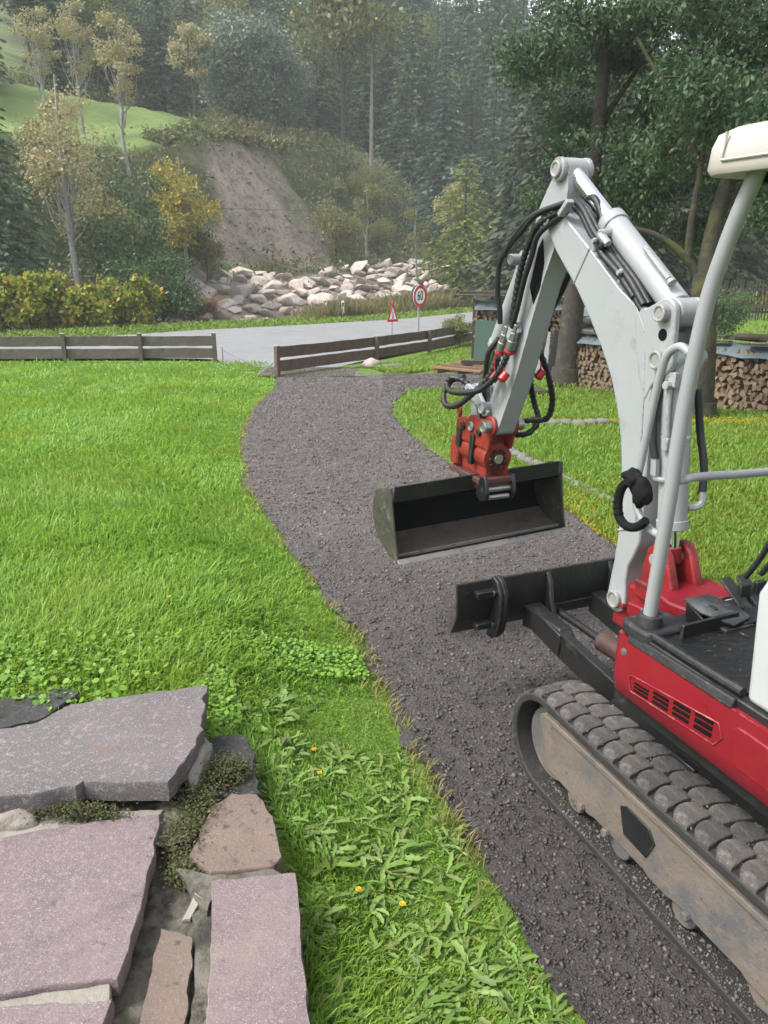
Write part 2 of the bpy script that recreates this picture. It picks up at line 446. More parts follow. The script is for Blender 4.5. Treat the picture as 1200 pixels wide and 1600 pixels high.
# value noise on arrays
_G = np.random.default_rng(5).random((64, 64))
def vnoise(x, y):
    x = np.asarray(x, float); y = np.asarray(y, float)
    xi = np.floor(x).astype(int); yi = np.floor(y).astype(int)
    fx = x - xi; fy = y - yi
    fx = fx * fx * (3 - 2 * fx); fy = fy * fy * (3 - 2 * fy)
    a = _G[xi % 64, yi % 64]; b = _G[(xi + 1) % 64, yi % 64]
    c = _G[xi % 64, (yi + 1) % 64]; d = _G[(xi + 1) % 64, (yi + 1) % 64]
    return (a * (1 - fx) + b * fx) * (1 - fy) + (c * (1 - fx) + d * fx) * fy
def fbm(x, y, o=4):
    s, a, t = 0., 1., 0.
    for i in range(o):
        s = s + a * vnoise(x * 2 ** i + 13.7 * i, y * 2 ** i + 7.1 * i)
        t += a
        a *= .5
    return s / t

def sstep(a, b, x):
    t = np.clip((x - a) / (b - a), 0, 1)
    return t * t * (3 - 2 * t)

# ------------------------------------------------------------------ terrain
def valley(x, y):
    """t: distance across the valley towards the hill, s: distance along it"""
    x = np.asarray(x, float); y = np.asarray(y, float)
    t = -.85 * np.minimum(x, 8) - .25 * np.maximum(x - 8, 0) + .53 * y
    return t, .53 * x + .85 * y
def terrain(x, y):
    x = np.asarray(x, float); y = np.asarray(y, float)
    g = -0.042 * np.logaddexp(0, (y - 5) * 1.5) / 1.5
    g = np.where(y > 16, np.maximum(g, -.62 - (np.clip(y, 16, 24) - 16) * .012), g)
    # lawn lifts beside the stone wall
    le = np.interp(y, LEFT[:, 1], LEFT[:, 0])
    b = .14 * sstep(.15, .9, le - x) * (1 - sstep(3.5, 8, y))
    re = np.interp(y, RIGHT[:, 1], RIGHT[:, 0])
    b = b + .10 * sstep(0.3, 1.6, x - re) * (1 - sstep(9, 13, y)) * sstep(4, 6, y)
    g = g + b
    # valley side, oblique to the view
    t, s = valley(x, y)
    sh = np.clip((-x - 6) * .7, 0, 10) * (1 - sstep(24, 36, t))
    hz = np.interp(t - sh, [14, 19, 22, 26, 28, 33, 36.5, 43, 66, 140, 260], [-.72, -.68, -.9, -1.9, -1.5, .5, 1.2, 10.5, 16, 47, 85])
    hz = hz - 2.0 * sstep(39, 43, t) * (1 - sstep(48, 68, t)) * (1 - sstep(36, 48, s))
    hz2 = np.interp(t, [14, 22, 27, 33, 38, 60, 140, 260], [-.72, -.80, -1.1, .7, 2.2, 19, 78, 140])
    k = sstep(-6, 4, x)
    h = hz * (1 - k) + hz2 * k
    h = h + (fbm(x * .12, y * .12) - .5) * 2.2 * sstep(36, 44, t) + (fbm(x * .6, y * .6) - .5) * .8 * sstep(30, 38, t)
    h = h + (fbm(s * .8, t * .25, 3) - .5) * 1.5 * sstep(36.5, 39, t) * (1 - sstep(42, 45, t))
    m = sstep(12, 17, t) * sstep(20, 27, y)
    return g * (1 - m) + h * m

LEFT = np.array([(.95, .4), (.70, 1.1), (.54, 1.56), (.39, 1.92), (.24, 2.4), (.11, 2.8), (0., 3.26), (-.14, 3.79), (-.40, 4.39), (-.76, 5.33), (-1.31, 7.03), (-1.69, 8.9), (-1.95, 10.75), (-2.08, 12.69), (-2.06, 14.4), (-2.3, 16.4), (-2.6, 17.6)])
RIGHT = np.array([(3.1, .4), (2.9, 1.6), (2.55, 3.0), (2.12, 4.1), (1.72, 5.06), (1.55, 6.16), (1.12, 7.16), (.69, 8.02), (.40, 9.3), (.11, 11.33), (.13, 12.69), (.40, 14.1), (-.1, 16.4), (-.55, 17.6)])
def left_x(y): return np.interp(y, LEFT[:, 1], LEFT[:, 0])
def right_x(y): return np.interp(y, RIGHT[:, 1], RIGHT[:, 0])
def tz(x, y): return float(terrain(x, y))

def grid_mesh(name, xs, ys, zf):
    X, Y = np.meshgrid(xs, ys)
    Z = zf(X, Y)
    V = np.stack([X, Y, Z], -1).reshape(-1, 3)
    nx, ny = len(xs), len(ys)
    i = (np.arange(ny - 1)[:, None] * nx + np.arange(nx - 1)[None]).ravel()
    me = np_mesh(name, V, [np.stack([i, i + 1, i + nx + 1, i + nx], 1)])
    me.polygons.foreach_set('use_smooth', [True] * len(me.polygons))
    return me, X, Y, Z

def ground_material():
    m, n, b = base_mat('ground_cover')
    c = ramp(n, noise_tex(n, .35, 6), [(.3, (.035, .055, .018)), (.55, (.06, .075, .028)), (.75, (.085, .07, .035))])
    def at(nm):
        a = n.nodes.new('ShaderNodeAttribute'); a.attribute_name = nm
        return a.outputs['Fac']
    lawn = ramp(n, noise_tex(n, 3, 5), [(.3, (.08, .16, .012)), (.7, (.14, .23, .025))])
    meadow = ramp(n, noise_tex(n, .5, 6), [(.3, (.12, .19, .04)), (.7, (.185, .25, .07))])
    bare = ramp(n, noise_tex(n, .9, 8, .7, dist=.6), [(.25, (.10, .075, .055)), (.42, (.18, .14, .11)), (.53, (.27, .225, .19)), (.60, (.15, .115, .088)), (.85, (.10, .075, .055))])
    c = mix(n, at('lawn'), c, lawn)
    c = mix(n, at('meadow'), c, meadow)
    c = mix(n, at('bare'), c, bare)
    n.links.new(c, b.inputs['Base Color'])
    b.inputs['Roughness'].default_value = .95
    bp = n.nodes.new('ShaderNodeBump')
    bp.inputs['Strength'].default_value = 1
    bp.inputs['Distance'].default_value = .25
    n.links.new(noise_tex(n, 2.2, 8, .7), bp.inputs['Height'])
    n.links.new(bp.outputs[0], b.inputs['Normal'])
    return m
M['ground'] = ground_material()

def masks(X, Y):
    t, s = valley(X, Y)
    nz = fbm(X * .25, Y * .25) - .5
    lawn = 1 - sstep(19, 22, t + nz * 2)
    ang = X / np.maximum(Y, 1)
    meadow = sstep(42.6, 43.6, t + nz * 1.5) * (1 - sstep(57, 60, t + nz * 4)) * (1 - sstep(0, 2, s - 46.5 - (t - 44) * .85 + nz * 4))
    up = sstep(62, 65, t + nz * 8) * (1 - sstep(170, 176, t)) * (1 - sstep(-.44, -.41, ang + nz * .06)) * .8
    bare = sstep(35.6, 37, t + nz * 3) * (1 - sstep(42.4, 43.4, t + nz * 1.6)) * sstep(0, 2.2, s - 34.6 - (t - 36.5) * 1.35 + nz * 12) * (1 - sstep(0, 2.5, s - 50.6 + (t - 37) * .25 + nz * 14))
    track = sstep(80, 81, t) * (1 - sstep(83, 84, t)) * (1 - sstep(-.44, -.42, ang)) * .7
    rip = sstep(24.5, 26, t) * (1 - sstep(33.5, 34.5, t)) * sstep(-16, -13, X) * (1 - sstep(9, 12, X))
    return lawn, np.maximum(meadow, up), np.maximum(np.maximum(bare, track), rip)

def ground_object(name, xs, ys):
    me, X, Y, Z = grid_mesh(name, xs, ys, lambda x, y: terrain(x, y) - .004 - .07 * sstep(.05, .3, x - left_x(y)) * sstep(.05, .3, right_x(y) - x) * (1 - sstep(17.2, 17.5, y)))
    for nm, a in zip(('lawn', 'meadow', 'bare'), masks(X, Y)):
        at = me.attributes.new(nm, 'FLOAT', 'POINT')
        at.data.foreach_set('value', a.ravel().astype(np.float32))
    return obj(name, me, M['ground'])

xs = np.unique(np.concatenate([np.arange(-160, -30, 2.0), np.arange(-30, -6, .6), np.arange(-6, 8, .2), np.arange(8, 40, .7), np.arange(40, 161, 2.0)]))
ys = np.unique(np.concatenate([np.arange(-12, 0, 1.0), np.arange(0, 14, .2), np.arange(14, 80, .55), np.arange(80, 280, 2.)]))
tag(ground_object('ground', xs, ys), kind='structure')

# ---- gravel drive
def drive_bumps(X, Y, ripple=.035):
    ridge = np.sin(Y * 7.5 + 3 * fbm(X * .7, Y * .7, 2) * 2) * .016 * sstep(5.5, 8, Y) * fbm(X * .9 + 5, Y * 1.3, 2)
    k = 1 + .7 * (1 - sstep(2.5, 5, Y))
    return (fbm(X * 3, Y * 3, 3) - .5) * ripple + (fbm(X * 17, Y * 17, 3) - .5) * ripple * .7 * k + ridge
def strip(name, rows, cols, lf, rf, ys, zoff, mat, ripple=0.):
    V = []
    for y in ys:
        a, b = lf(y), rf(y)
        for j in range(cols + 1):
            V.append((a + (b - a) * j / cols, y))
    V = np.array(V)
    n = len(ys)
    X, Y = V[:, 0], V[:, 1]
    Z = -0.042 * np.logaddexp(0, (Y - 5) * 1.5) / 1.5
    Z = np.where(Y > 16, np.maximum(Z, -.62 - (np.clip(Y, 16, 24) - 16) * .012), Z) + zoff
    if ripple:
        Z = Z + drive_bumps(X, Y, ripple)
    i = (np.arange(n - 1)[:, None] * (cols + 1) + np.arange(cols)[None]).ravel()
    me = np_mesh(name, np.stack([X, Y, Z], 1), [np.stack([i, i + 1, i + cols + 2, i + cols + 1], 1)])
    me.polygons.foreach_set('use_smooth', [True] * len(me.polygons))
    return obj(name, me, mat)

wob = lambda y: (float(vnoise(y * 3.1, 2.2)) - .5) * .10 + (float(vnoise(y * 11, 5.2)) - .5) * .05
ysd = np.unique(np.concatenate([np.arange(.4, 6, .035), np.arange(6, 17.6, .09)]))
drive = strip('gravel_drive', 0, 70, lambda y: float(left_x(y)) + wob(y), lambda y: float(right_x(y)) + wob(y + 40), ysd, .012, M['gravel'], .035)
tag(drive, kind='structure')
# side spur towards the pallet
spur = strip('gravel_spur', 0, 30, lambda y: -.05 + (y - 14.2) * -.1, lambda y: float(np.interp(y, [14.2, 15.0, 16.2, 17.2], [.5, 2.7, 2.9, 2.2])) + wob(y * 2) * 2, np.arange(14.2, 17.25, .1), .022, M['gravel'], .05)
tag(spur, kind='structure')
apron = strip('gravel_apron', 0, 24, lambda y: -2.75 - (y - 16.6) * .1, lambda y: float(np.interp(y, [16.6, 18.6], [-.4, -.9])) + wob(y * 2), np.arange(16.6, 18.7, .12), .03, M['gravelpale'], .03)
tag(apron, kind='structure')

# ---- loose stones on the drive (one mass)
def ico():
    bm = bmesh.new()
    bmesh.ops.create_icosphere(bm, subdivisions=1, radius=1)
    v = np.array([p.co[:] for p in bm.verts]); f = np.array([[q.index for q in p.verts] for p in bm.faces])
    bm.free()
    return v, f
ICO_V, ICO_F = ico()
OCT_V = np.array([(1, 0, 0), (-1, 0, 0), (0, 1, 0), (0, -1, 0), (0, 0, 1), (0, 0, -1)], float)
OCT_F = np.array([(0, 2, 4), (2, 1, 4), (1, 3, 4), (3, 0, 4), (2, 0, 5), (1, 2, 5), (3, 1, 5), (0, 3, 5)])
def stones(name, P, size, mat, flat=.6, oct=False):
    n = len(P)
    bv, bf = (OCT_V, OCT_F) if oct else (ICO_V, ICO_F)
    m = len(bv)
    base = bv[None] * (1 + .5 * (RNG.random((n, m, 1)) - .5)) + RNG.normal(0, .22 if oct else .05, (n, m, 3))
    base = base * (size[:, None, None]) * np.stack([.7 + .6 * RNG.random(n), .7 + .6 * RNG.random(n), flat * (.6 + .7 * RNG.random(n))], 1)[:, None, :]
    a = RNG.random(n) * 6.283
    ca, sa = np.cos(a)[:, None], np.sin(a)[:, None]
    x = base[..., 0] * ca - base[..., 1] * sa
    y = base[..., 0] * sa + base[..., 1] * ca
    V = np.stack([x, y, base[..., 2]], -1) + P[:, None, :]
    Fc = (bf[None] + (np.arange(n) * m)[:, None, None]).reshape(-1, 3)
    return obj(name, np_mesh(name, V.reshape(-1, 3), [Fc]), mat)
N = 125000
yy = 1.25 * np.exp(RNG.random(N) * math.log(16.8 / 1.25))
lx, rx = left_x(yy), right_x(yy)
xx = lx + .02 + (rx - lx) * RNG.random(N)
keep = (xx / yy < .62) & (np.abs(xx) < 3)
xx, yy = xx[keep], yy[keep]
zz = -0.042 * np.logaddexp(0, (yy - 5) * 1.5) / 1.5 + .012 + drive_bumps(xx, yy)
sz = (.0038 + .0085 * RNG.random(len(xx)) ** 6) * (.8 + yy * .105)
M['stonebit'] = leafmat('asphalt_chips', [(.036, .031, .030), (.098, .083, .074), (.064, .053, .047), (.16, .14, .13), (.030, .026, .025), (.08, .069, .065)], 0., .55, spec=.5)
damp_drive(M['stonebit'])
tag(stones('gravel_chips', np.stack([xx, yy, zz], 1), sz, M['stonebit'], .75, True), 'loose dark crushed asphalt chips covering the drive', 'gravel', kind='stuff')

# ---- chips on the spur and the pale apron
n = 7000
y = 14.3 + 2.8 * RNG.random(n); x1_ = np.interp(y, [14.2, 15.0, 16.2, 17.2], [.5, 2.7, 2.9, 2.2]); x = -.05 + (x1_ + .05) * RNG.random(n)
z = -0.042 * (y - 5) + .03 + (fbm(x * 3, y * 3, 3) - .5) * .05
tag(stones('spur_chips', np.stack([x, y, np.maximum(z, -.60)], 1), .008 + .014 * RNG.random(n) ** 3, M['stonebit'], .7, True), 'dark chips on the gravel spur', 'gravel', kind='stuff')
n = 3500
y = 16.65 + 1.95 * RNG.random(n); x = -2.75 + 2.1 * RNG.random(n)
M['palebit'] = leafmat('pale_chips', [(.12, .11, .095), (.17, .155, .135), (.09, .08, .07), (.10, .12, .05)], 0., .8)
z = np.maximum(-0.042 * (y - 5), -.62 - (y - 16) * .012) + .04
tag(stones('apron_chips', np.stack([x, y, z], 1), .009 + .016 * RNG.random(n) ** 3, M['palebit'], .7, True), 'pale chips and moss at the drive entrance', 'gravel', kind='stuff')

# ---- road
near = [(-40, 14), (-22, 18.8), (-12, 20.5), (-5, 20.75), (-3.9, 19.2), (-3.1, 17.9), (-1.7, 18.0), (-.9, 19.6), (.6, 22.4), (3, 26.2), (8, 33), (24, 56), (60, 100)]
far = [(-40, 15.5), (-22, 21.5), (-12, 24.3), (-9.6, 25.9), (-7, 28.2), (-4.5, 29.8), (-2, 31.6), (-.4, 32.8), (1.1, 34.1), (4.3, 38), (8.5, 43), (25, 62), (60, 104)]
def road_mesh():
    a = np.array(smooth_path([(p[0], p[1], 0) for p in near], 5))
    b = np.array(smooth_path([(p[0], p[1], 0) for p in far], 5))
    cols = 10
    V = []
    for p, q in zip(a, b):
        for j in range(cols + 1):
            k = j / cols
            V.append((p[0] + (q[0] - p[0]) * k, p[1] + (q[1] - p[1]) * k, -.60 + .06 * k + .012 * math.sin(k * 3.1)))
    n = len(a)
    i = (np.arange(n - 1)[:, None] * (cols + 1) + np.arange(cols)[None]).ravel()
    return np_mesh('road', np.array(V), [np.stack([i, i + 1, i + cols + 2, i + cols + 1], 1)])
tag(obj('road', road_mesh(), M['road']), kind='structure')

# ------------------------------------------------------------------ mini excavator (local: x forward, y left, z up)
EX = empty('mini_excavator', (.97, 2.88, 0), R(112))
tag(EX, 'white and red mini excavator on rubber tracks with raised boom on the gravel drive', 'excavator')

def part(mb, name, mat, parent=EX, bevel=.004, label=None, smooth=35, seg=2):
    o = mb.build(name, M[mat] if isinstance(mat, str) else mat, parent, bevel, seg, smooth)
    if label: o['label'] = label
    return o

def arc(cx, cz, r, a0, a1, n=8):
    return [(cx + r * math.cos(R(a0 + (a1 - a0) * i / n)), cz + r * math.sin(R(a0 + (a1 - a0) * i / n))) for i in range(n + 1)]

# --- tracks: belt loop with lugs, frame plate, idler, sprocket, rollers
TX0, TX1, TZ, TR = -.215, -1.46, .222, .205     # front and rear axle, axle height, belt radius (outer face)
def loop_pts(r, n=14):
    P = []
    for i in range(n + 1):
        a = R(90 - 180 * i / n)
        P.append((TX0 + r * math.cos(a), TZ + r * math.sin(a)))
    for k in range(1, 14):
        P.append((TX0 + (TX1 - TX0) * k / 14, TZ - r))
    for i in range(n + 1):
        a = R(-90 - 180 * i / n)
        P.append((TX1 + r * math.cos(a), TZ + r * math.sin(a)))
    for k in range(1, 14):
        P.append((TX1 + (TX0 - TX1) * k / 14, TZ + r - .008 * math.sin(math.pi * k / 14)))
    return P
def track_belt(y0, y1):
    mb = MB()
    o, i = loop_pts(TR), loop_pts(TR - .03)
    n = len(o)
    vs = [(x, y0, z) for x, z in o] + [(x, y1, z) for x, z in o] + [(x, y0, z) for x, z in i] + [(x, y1, z) for x, z in i]
    fs = []
    for k in range(n):
        j = (k + 1) % n
        fs += [(k, j, n + j, n + k), (2 * n + j, 2 * n + k, 3 * n + k, 3 * n + j), (j, k, 2 * n + k, 2 * n + j), (n + k, n + j, 3 * n + j, 3 * n + k)]
    return mb.add(vs, fs)
def loop_at(d, r):
    """point and outward angle on the loop at distance d (top run from rear to front first)"""
    L = TX0 - TX1
    per = 2 * L + 2 * math.pi * r
    d = d % per
    if d < L: return TX1 + d, TZ + r, 90.
    d -= L
    if d < math.pi * r:
        a = 90 - math.degrees(d / r)
        return TX0 + r * math.cos(R(a)), TZ + r * math.sin(R(a)), a
    d -= math.pi * r
    if d < L: return TX0 - d, TZ - r, -90.
    d -= L
    a = -90 - math.degrees(d / r)
    return TX1 + r * math.cos(R(a)), TZ + r * math.sin(R(a)), a
def lug_mesh():
    """worn crowned rubber pad, top along +z, with one skewed edge"""
    mb = MB()
    w, l, h = .055, .0385, .012
    ny = 6
    vs, fs = [], []
    for (ins, hh) in ((0, -.004), (.001, h * .72), (.0075, h)):
        for sgn in (1, -1):
            for j in range(ny + 1):
                v = (j / ny * 2 - 1) * sgn
                x = (l - ins) * sgn * (1 - .30 * abs(v) ** 3) + .015 * (1 - v * v) - .008 * v
                vs.append((x, v * (w - ins), hh * (1 - .10 * v * v)))
    n = 2 * (ny + 1)
    for a in range(2):
        for b in range(n):
            fs.append((a * n + b, a * n + (b + 1) % n, (a + 1) * n + (b + 1) % n, (a + 1) * n + b))
    fs.append(tuple(2 * n + b for b in range(n)))
    return mb.add(vs, fs).mesh('lug', 30)
LUG = lug_mesh()
LUG.materials.append(M['lug'])
M['guide'] = M['trackrubber']
def guide_mesh():
    return MB().box((0, 0, 0), (.03, .022, .03)).mesh('guide_lug', 0)
GUIDE = guide_mesh()
GUIDE.materials.append(M['trackrubber'])
def add_track(sgn):
    y0, y1 = (.27, .49) if sgn > 0 else (-.49, -.27)
    ym = (y0 + y1) / 2
    t = part(track_belt(y0, y1), 'track', 'trackrubber', bevel=.006)
    per = 2 * (TX0 - TX1) + 2 * math.pi * (TR - .002)
    cnt = 45
    for k in range(cnt):
        for side in (0, 1):
            d = per * (k + .5 * side) / cnt
            x, z, a = loop_at(d, TR - .002)
            o = obj('lug', LUG, None, t)
            o.location = (x, ym + (.052 if side else -.052), z)
            o.rotation_euler = (0, R(90 - a), 0)
            o.scale = (1, 1 if side else -1, 1)
    for k in range(cnt):
        x, z, a = loop_at(per * (k + .25) / cnt, TR - .042)
        o = obj('guide_lug', GUIDE, None, t, (x, ym, z))
        o.rotation_euler = (0, R(90 - a), 0)
    s = sgn
    yo = .462 * s
    yi = .30 * s
    # frame: outer face plate with scalloped lower edge
    top = [(-.16, .330), (-.19, .352), (-1.40, .352), (-1.455, .325)]
    low = [(-1.47, .20), (-1.42, .155)]
    for c in (-1.25, -.85, -.45):
        low += [(c - .07, .122), (c - .045, .112), (c + .045, .112), (c + .07, .122)]
    low += [(-.20, .125), (-.165, .16)]
    fr = part(MB().prism(top + low, min(yi, yo), max(yi, yo)), 'track_frame', 'trackframe', bevel=.006, label='mud-stained brown steel track frame')
    part(MB().prism([(-.20, .352), (-.24, .360), (-1.40, .360), (-1.40, .338), (-.24, .338)], min(yo - .01 * s, yo + .014 * s), max(yo - .01 * s, yo + .014 * s)), 'frame_rim', 'trackframe', fr, .003)
    hx = [(-.66, .305), (-.69, .325), (-.80, .322), (-.83, .285), (-.80, .21), (-.69, .215)]
    part(MB().prism([(x + .01, z - .03) for x, z in hx], min(yo, yo + .006 * s), max(yo, yo + .006 * s)), 'inspection_plate', 'black', fr, .002, 'dark hexagonal inspection plate')
    for c in (-1.36, -.98, -.60, -.46):
        b = MB().cyl((c, yo, .128), (c, yo + .02 * s, .128), .016, n=6)
        part(b, 'bolt', 'trackframe', fr, .002)
    for x, r, nm in ((TX0, .165, 'idler_wheel'), (TX1, .162, 'drive_sprocket')):
        mb = MB().cyl((x, ym - .06, TZ), (x, ym + .06, TZ), r * .86, n=28).cyl((x, ym - .02, TZ), (x, ym + .02, TZ), r, n=28).cyl((x, ym - .065, TZ), (x, ym + .065, TZ), r * .35, n=20)
        part(mb, nm, 'trackframe', EX, .004)
    for c in (-1.25, -.95, -.65, -.40):
        part(MB().cyl((c, ym - .07, .108), (c, ym + .07, .108), .05, n=18), 'roller', 'trackframe', EX, .004)
add_track(1)
add_track(-1)

# --- grit lying on the lower belt run and on the pads
n = 2600
x = -1.45 + 1.25 * RNG.random(n); y = .275 + .21 * RNG.random(n) ** .7; z = np.full(n, TZ - TR + .031)
m_ = 1500
x2 = -1.45 + 1.25 * RNG.random(m_); y2 = .275 + .21 * RNG.random(m_); z2 = np.full(m_, TZ + TR + .008)
M['grit'] = leafmat('track_grit', [(.05, .044, .042), (.10, .09, .082), (.15, .135, .12), (.03, .027, .025)], 0., .85)
gr_ = stones('track_grit', np.stack([np.concatenate([x, x2]), np.concatenate([y, y2]), np.concatenate([z, z2])], 1), np.concatenate([.0022 + .006 * RNG.random(n) ** 4, .0012 + .0035 * RNG.random(m_) ** 3]), M['grit'], .8, True)
gr_.parent = EX
tag(gr_, kind='stuff')
# --- undercarriage centre
part(MB().prism([(-.38, .26), (-.32, .44), (-.42, .50), (-1.30, .50), (-1.36, .42), (-1.32, .24)], -.275, .275), 'carbody', 'black', bevel=.01)
for y in (.2, -.2):
    for x in (-.72, -1.10):
        part(MB().box((x, y * 1.2, .37), (.10, .11, .16)), 'cross_member', 'black')
part(MB().cyl((-.86, 0, .50), (-.86, 0, .60), .25, n=40), 'slew_ring', 'black')

# --- dozer blade
def blade_prof(th=.014):
    f = [(.535, .345), (.497, .40), (.478, .46), (.475, .53), (.487, .608)]
    return f + [(x + th, z) for x, z in reversed(f)]
bl = part(MB().prism(blade_prof(), -.5, .30), 'dozer_blade', 'blade', bevel=.003)
part(MB().prism(blade_prof(), .312, .5), 'blade_extension', 'blade', bl, .003)
br = [(.480, .625), (.44, .612), (.405, .56), (.402, .44), (.425, .36), (.47, .315), (.52, .315), (.478, .46), (.476, .53), (.49, .62)]
part(MB().prism(br, .278, .300), 'hinge_bracket', 'blade', bl, .005)
part(MB().prism([(x, z) for x, z in br], .303, .322), 'hinge_bracket', 'blade', bl, .005)
for z in (.555, .40):
    part(MB().box((.462, .37, z), (.04, .09, .03)), 'hinge_tab', 'blade', bl, .004)
part(MB().cyl((.44, .27, .56), (.44, .34, .56), .014).cyl((.44, .27, .40), (.44, .34, .40), .014), 'hinge_pin', 'blade', bl, .002)
for y in (.02, -.33):
    part(MB().prism([(.487, .60), (.455, .56), (.435, .46), (.40, .40), (.42, .37), (.50, .37), (.479, .46), (.476, .53)], y - .011, y + .011), 'blade_rib', 'blade', bl, .003)
part(MB().box((.478, -.155, .425), (.012, .33, .012)), 'blade_stiffener', 'blade', bl, .002)
for sg in (1, -1):
    y0 = .09 * sg if sg > 0 else -.27
    y1 = .17 * sg if sg > 0 else -.20
    arm = MB().bar((.49, y0, .40), (.16, (y0 + y1) / 2, .395), .07, .11).bar((.20, (y0 + y1) / 2, .392), (-.55, y1, .36), .045, .12)
    part(arm, 'blade_arm', 'blade' , EX, .005)
    part(MB().prism([(.49, .45), (.20, .46), (.14, .40), (.49, .34)], y0 - .012 if sg > 0 else y0 - .04, y0 + .055 if sg > 0 else y0 + .03), 'arm_gusset', 'blade', EX, .006)
part(MB().cyl((.12, -.03, .405), (-.30, -.03, .43), .045, n=24), 'blade_cylinder', pmat('rusty_cylinder', (.05, .022, .018), .6, var=.3, scale=12, patches=[((.09, .07, .06), 14, .56, .1)], bump=.3, bscale=60), EX, .004, 'rusty brown lift cylinder of the dozer blade')
part(MB().cyl((.45, -.03, .40), (.10, -.03, .406), .018, n=16), 'blade_cylinder_rod', 'blade', EX, .002)

# --- swing bracket and boom pivot
sw = MB().prism([(-.02, .58), (-.035, .72), (-.09, .78), (-.16, .80), (-.30, .80), (-.33, .58)], -.055, .055)
part(sw, 'swing_bracket', 'redcast', EX, .015, seg=3)
cl = MB()
cprof = [(-.18, .80), (-.185, .90), (-.205, .975), (-.235, 1.0), (-.275, 1.0), (-.305, .975), (-.345, .88), (-.36, .83), (-.36, .79)]
for y0, y1 in ((.035, .075), (-.075, -.035)):
    cl.prism(cprof, y0, y1)
cl.prism([(-.17, .77), (-.17, .84), (-.37, .84), (-.38, .80), (-.36, .76)], -.09, .09)
part(cl, 'cylinder_clevis', 'redcast', EX, .012, seg=3)
part(MB().cyl((-.255, -.09, .945), (-.255, .09, .945), .022), 'clevis_pin', 'pin', EX, .003)
pl = MB().prismz([(-.28, .12), (-.30, -.14), (-.62, -.13), (-.60, .10), (-.42, .15)], .80, .858)
part(pl, 'front_deck', 'red', EX, .008)
part(MB().box((-.40, .19, .80), (.20, .03, .045), (0, 0, .25)), 'deck_bracket', 'red', EX, .005)
part(MB().cyl((-.375, .20, .818), (-.375, .222, .818), .008, n=6), 'bolt', 'trackframe', EX, .001)
part(MB().box((-.34, .09, .63), (.30, .05, .08)).box((-.34, -.09, .63), (.3, .05, .08)).box((-.42, 0, .62), (.2, .5, .05)), 'front_frame', 'black', EX, .006)
dc = part(MB().prismz([(-.455, .02), (-.475, -.12), (-.585, -.11), (-.565, .03)], .8582, .8598), 'warning_decal', 'decal', EX, 0, 'white warning decal with black lettering on the red deck')
part(MB().box((-.475, -.05, .8602), (.016, .10, .0008)).box((-.50, -.02, .8602), (.018, .03, .0008)).box((-.505, -.075, .8602), (.02, .05, .0008)).box((-.54, -.05, .8602), (.006, .1, .0008)).box((-.555, -.05, .8602), (.006, .08, .0008)), 'decal_print', 'ink', dc, 0)

# --- boom
HB = .070
front = [(-.008, .76), (-.022, .86), (-.03, .979), (-.022, 1.16), (.012, 1.34), (.052, 1.455), (.10, 1.555), (.165, 1.65), (.262, 1.765), (.368, 1.879), (.528, 2.02)]
tip = arc(.572, 2.150, .052, -60, 120, 8)
back = [(.46, 2.135), (.26, 2.0), (.10, 1.885), (.01, 1.838), (-.05, 1.80), (-.10, 1.70), (-.125, 1.55), (-.142, 1.35), (-.152, 1.10), (-.155, .98), (-.135, .92), (-.105, .86), (-.098, .80), (-.105, .74)]
foot = arc(-.055, .70, .055, 190, 380, 8)
bo = part(MB().prism(front + tip + back + foot, -HB, HB), 'boom', 'boom', EX, .006, seg=2)
ears = MB()
ep = [(.01, 1.84), (-.06, 1.825)] + arc(-.157, 1.815, .05, 60, 180, 6) + [(-.212, 1.70)] + arc(-.165, 1.655, .052, 180, 250, 4) + [(-.155, 1.59), (-.128, 1.56), (-.10, 1.50), (-.05, 1.60)]
for y0, y1 in ((HB - .022, HB + .003), (-HB - .003, -HB + .022)):
    ears.prism(ep, y0, y1)
part(ears, 'boom_ear', 'boom', bo, .006)
part(MB().box((-.10, 0, 1.60), (.09, 2 * HB - .03, .30)), 'boom_web', 'boom', bo, .01)
# weld seam running down the side plate
seam = [(-.005, HB + .001, 1.83), (-.062, HB + .001, 1.74), (-.085, HB + .001, 1.62), (-.098, HB + .001, 1.45), (-.118, HB + .001, 1.20), (-.123, HB + .001, 1.02)]
part(MB().tube(smooth_path(seam, 5), .0035, 6), 'weld_seam', 'boom', bo, 0)
for a, b in (((.30, HB, 2.028), (.385, HB, 1.897)), ((-.03, HB, .985), (-.15, HB, 1.03))):
    part(MB().tube([a, b], .005, 6), 'weld_seam', 'boom', bo, 0)
def pin(x, z, half, r, mat='pin', parent=EX, ringr=None):
    mb = MB().cyl((x, -half, z), (x, half, z), r, n=24)
    o = part(mb, 'pivot_pin', mat, parent, .003)
    for sg in (1, -1):
        part(MB().ring((x, sg * half, z), (0, 1, 0), r * .85, r * .18, 20), 'pin_collar', mat, o, 0)
    return o
pin(-.157, 1.815, HB + .028, .030)
pin(-.165, 1.658, HB + .030, .032)
pin(.572, 2.150, HB + .030, .030)
pin(-.055, .70, HB + .012, .036, 'pin')
part(MB().cyl((-.158, HB - .018, 1.742), (-.158, HB + .0045, 1.742), .021, n=20), 'ear_hole', 'ink', bo, 0)
part(MB().cyl((-.105, HB - .01, .69), (-.105, HB + .012, .69), .012, n=6), 'bolt', 'redcast', bo, .001)

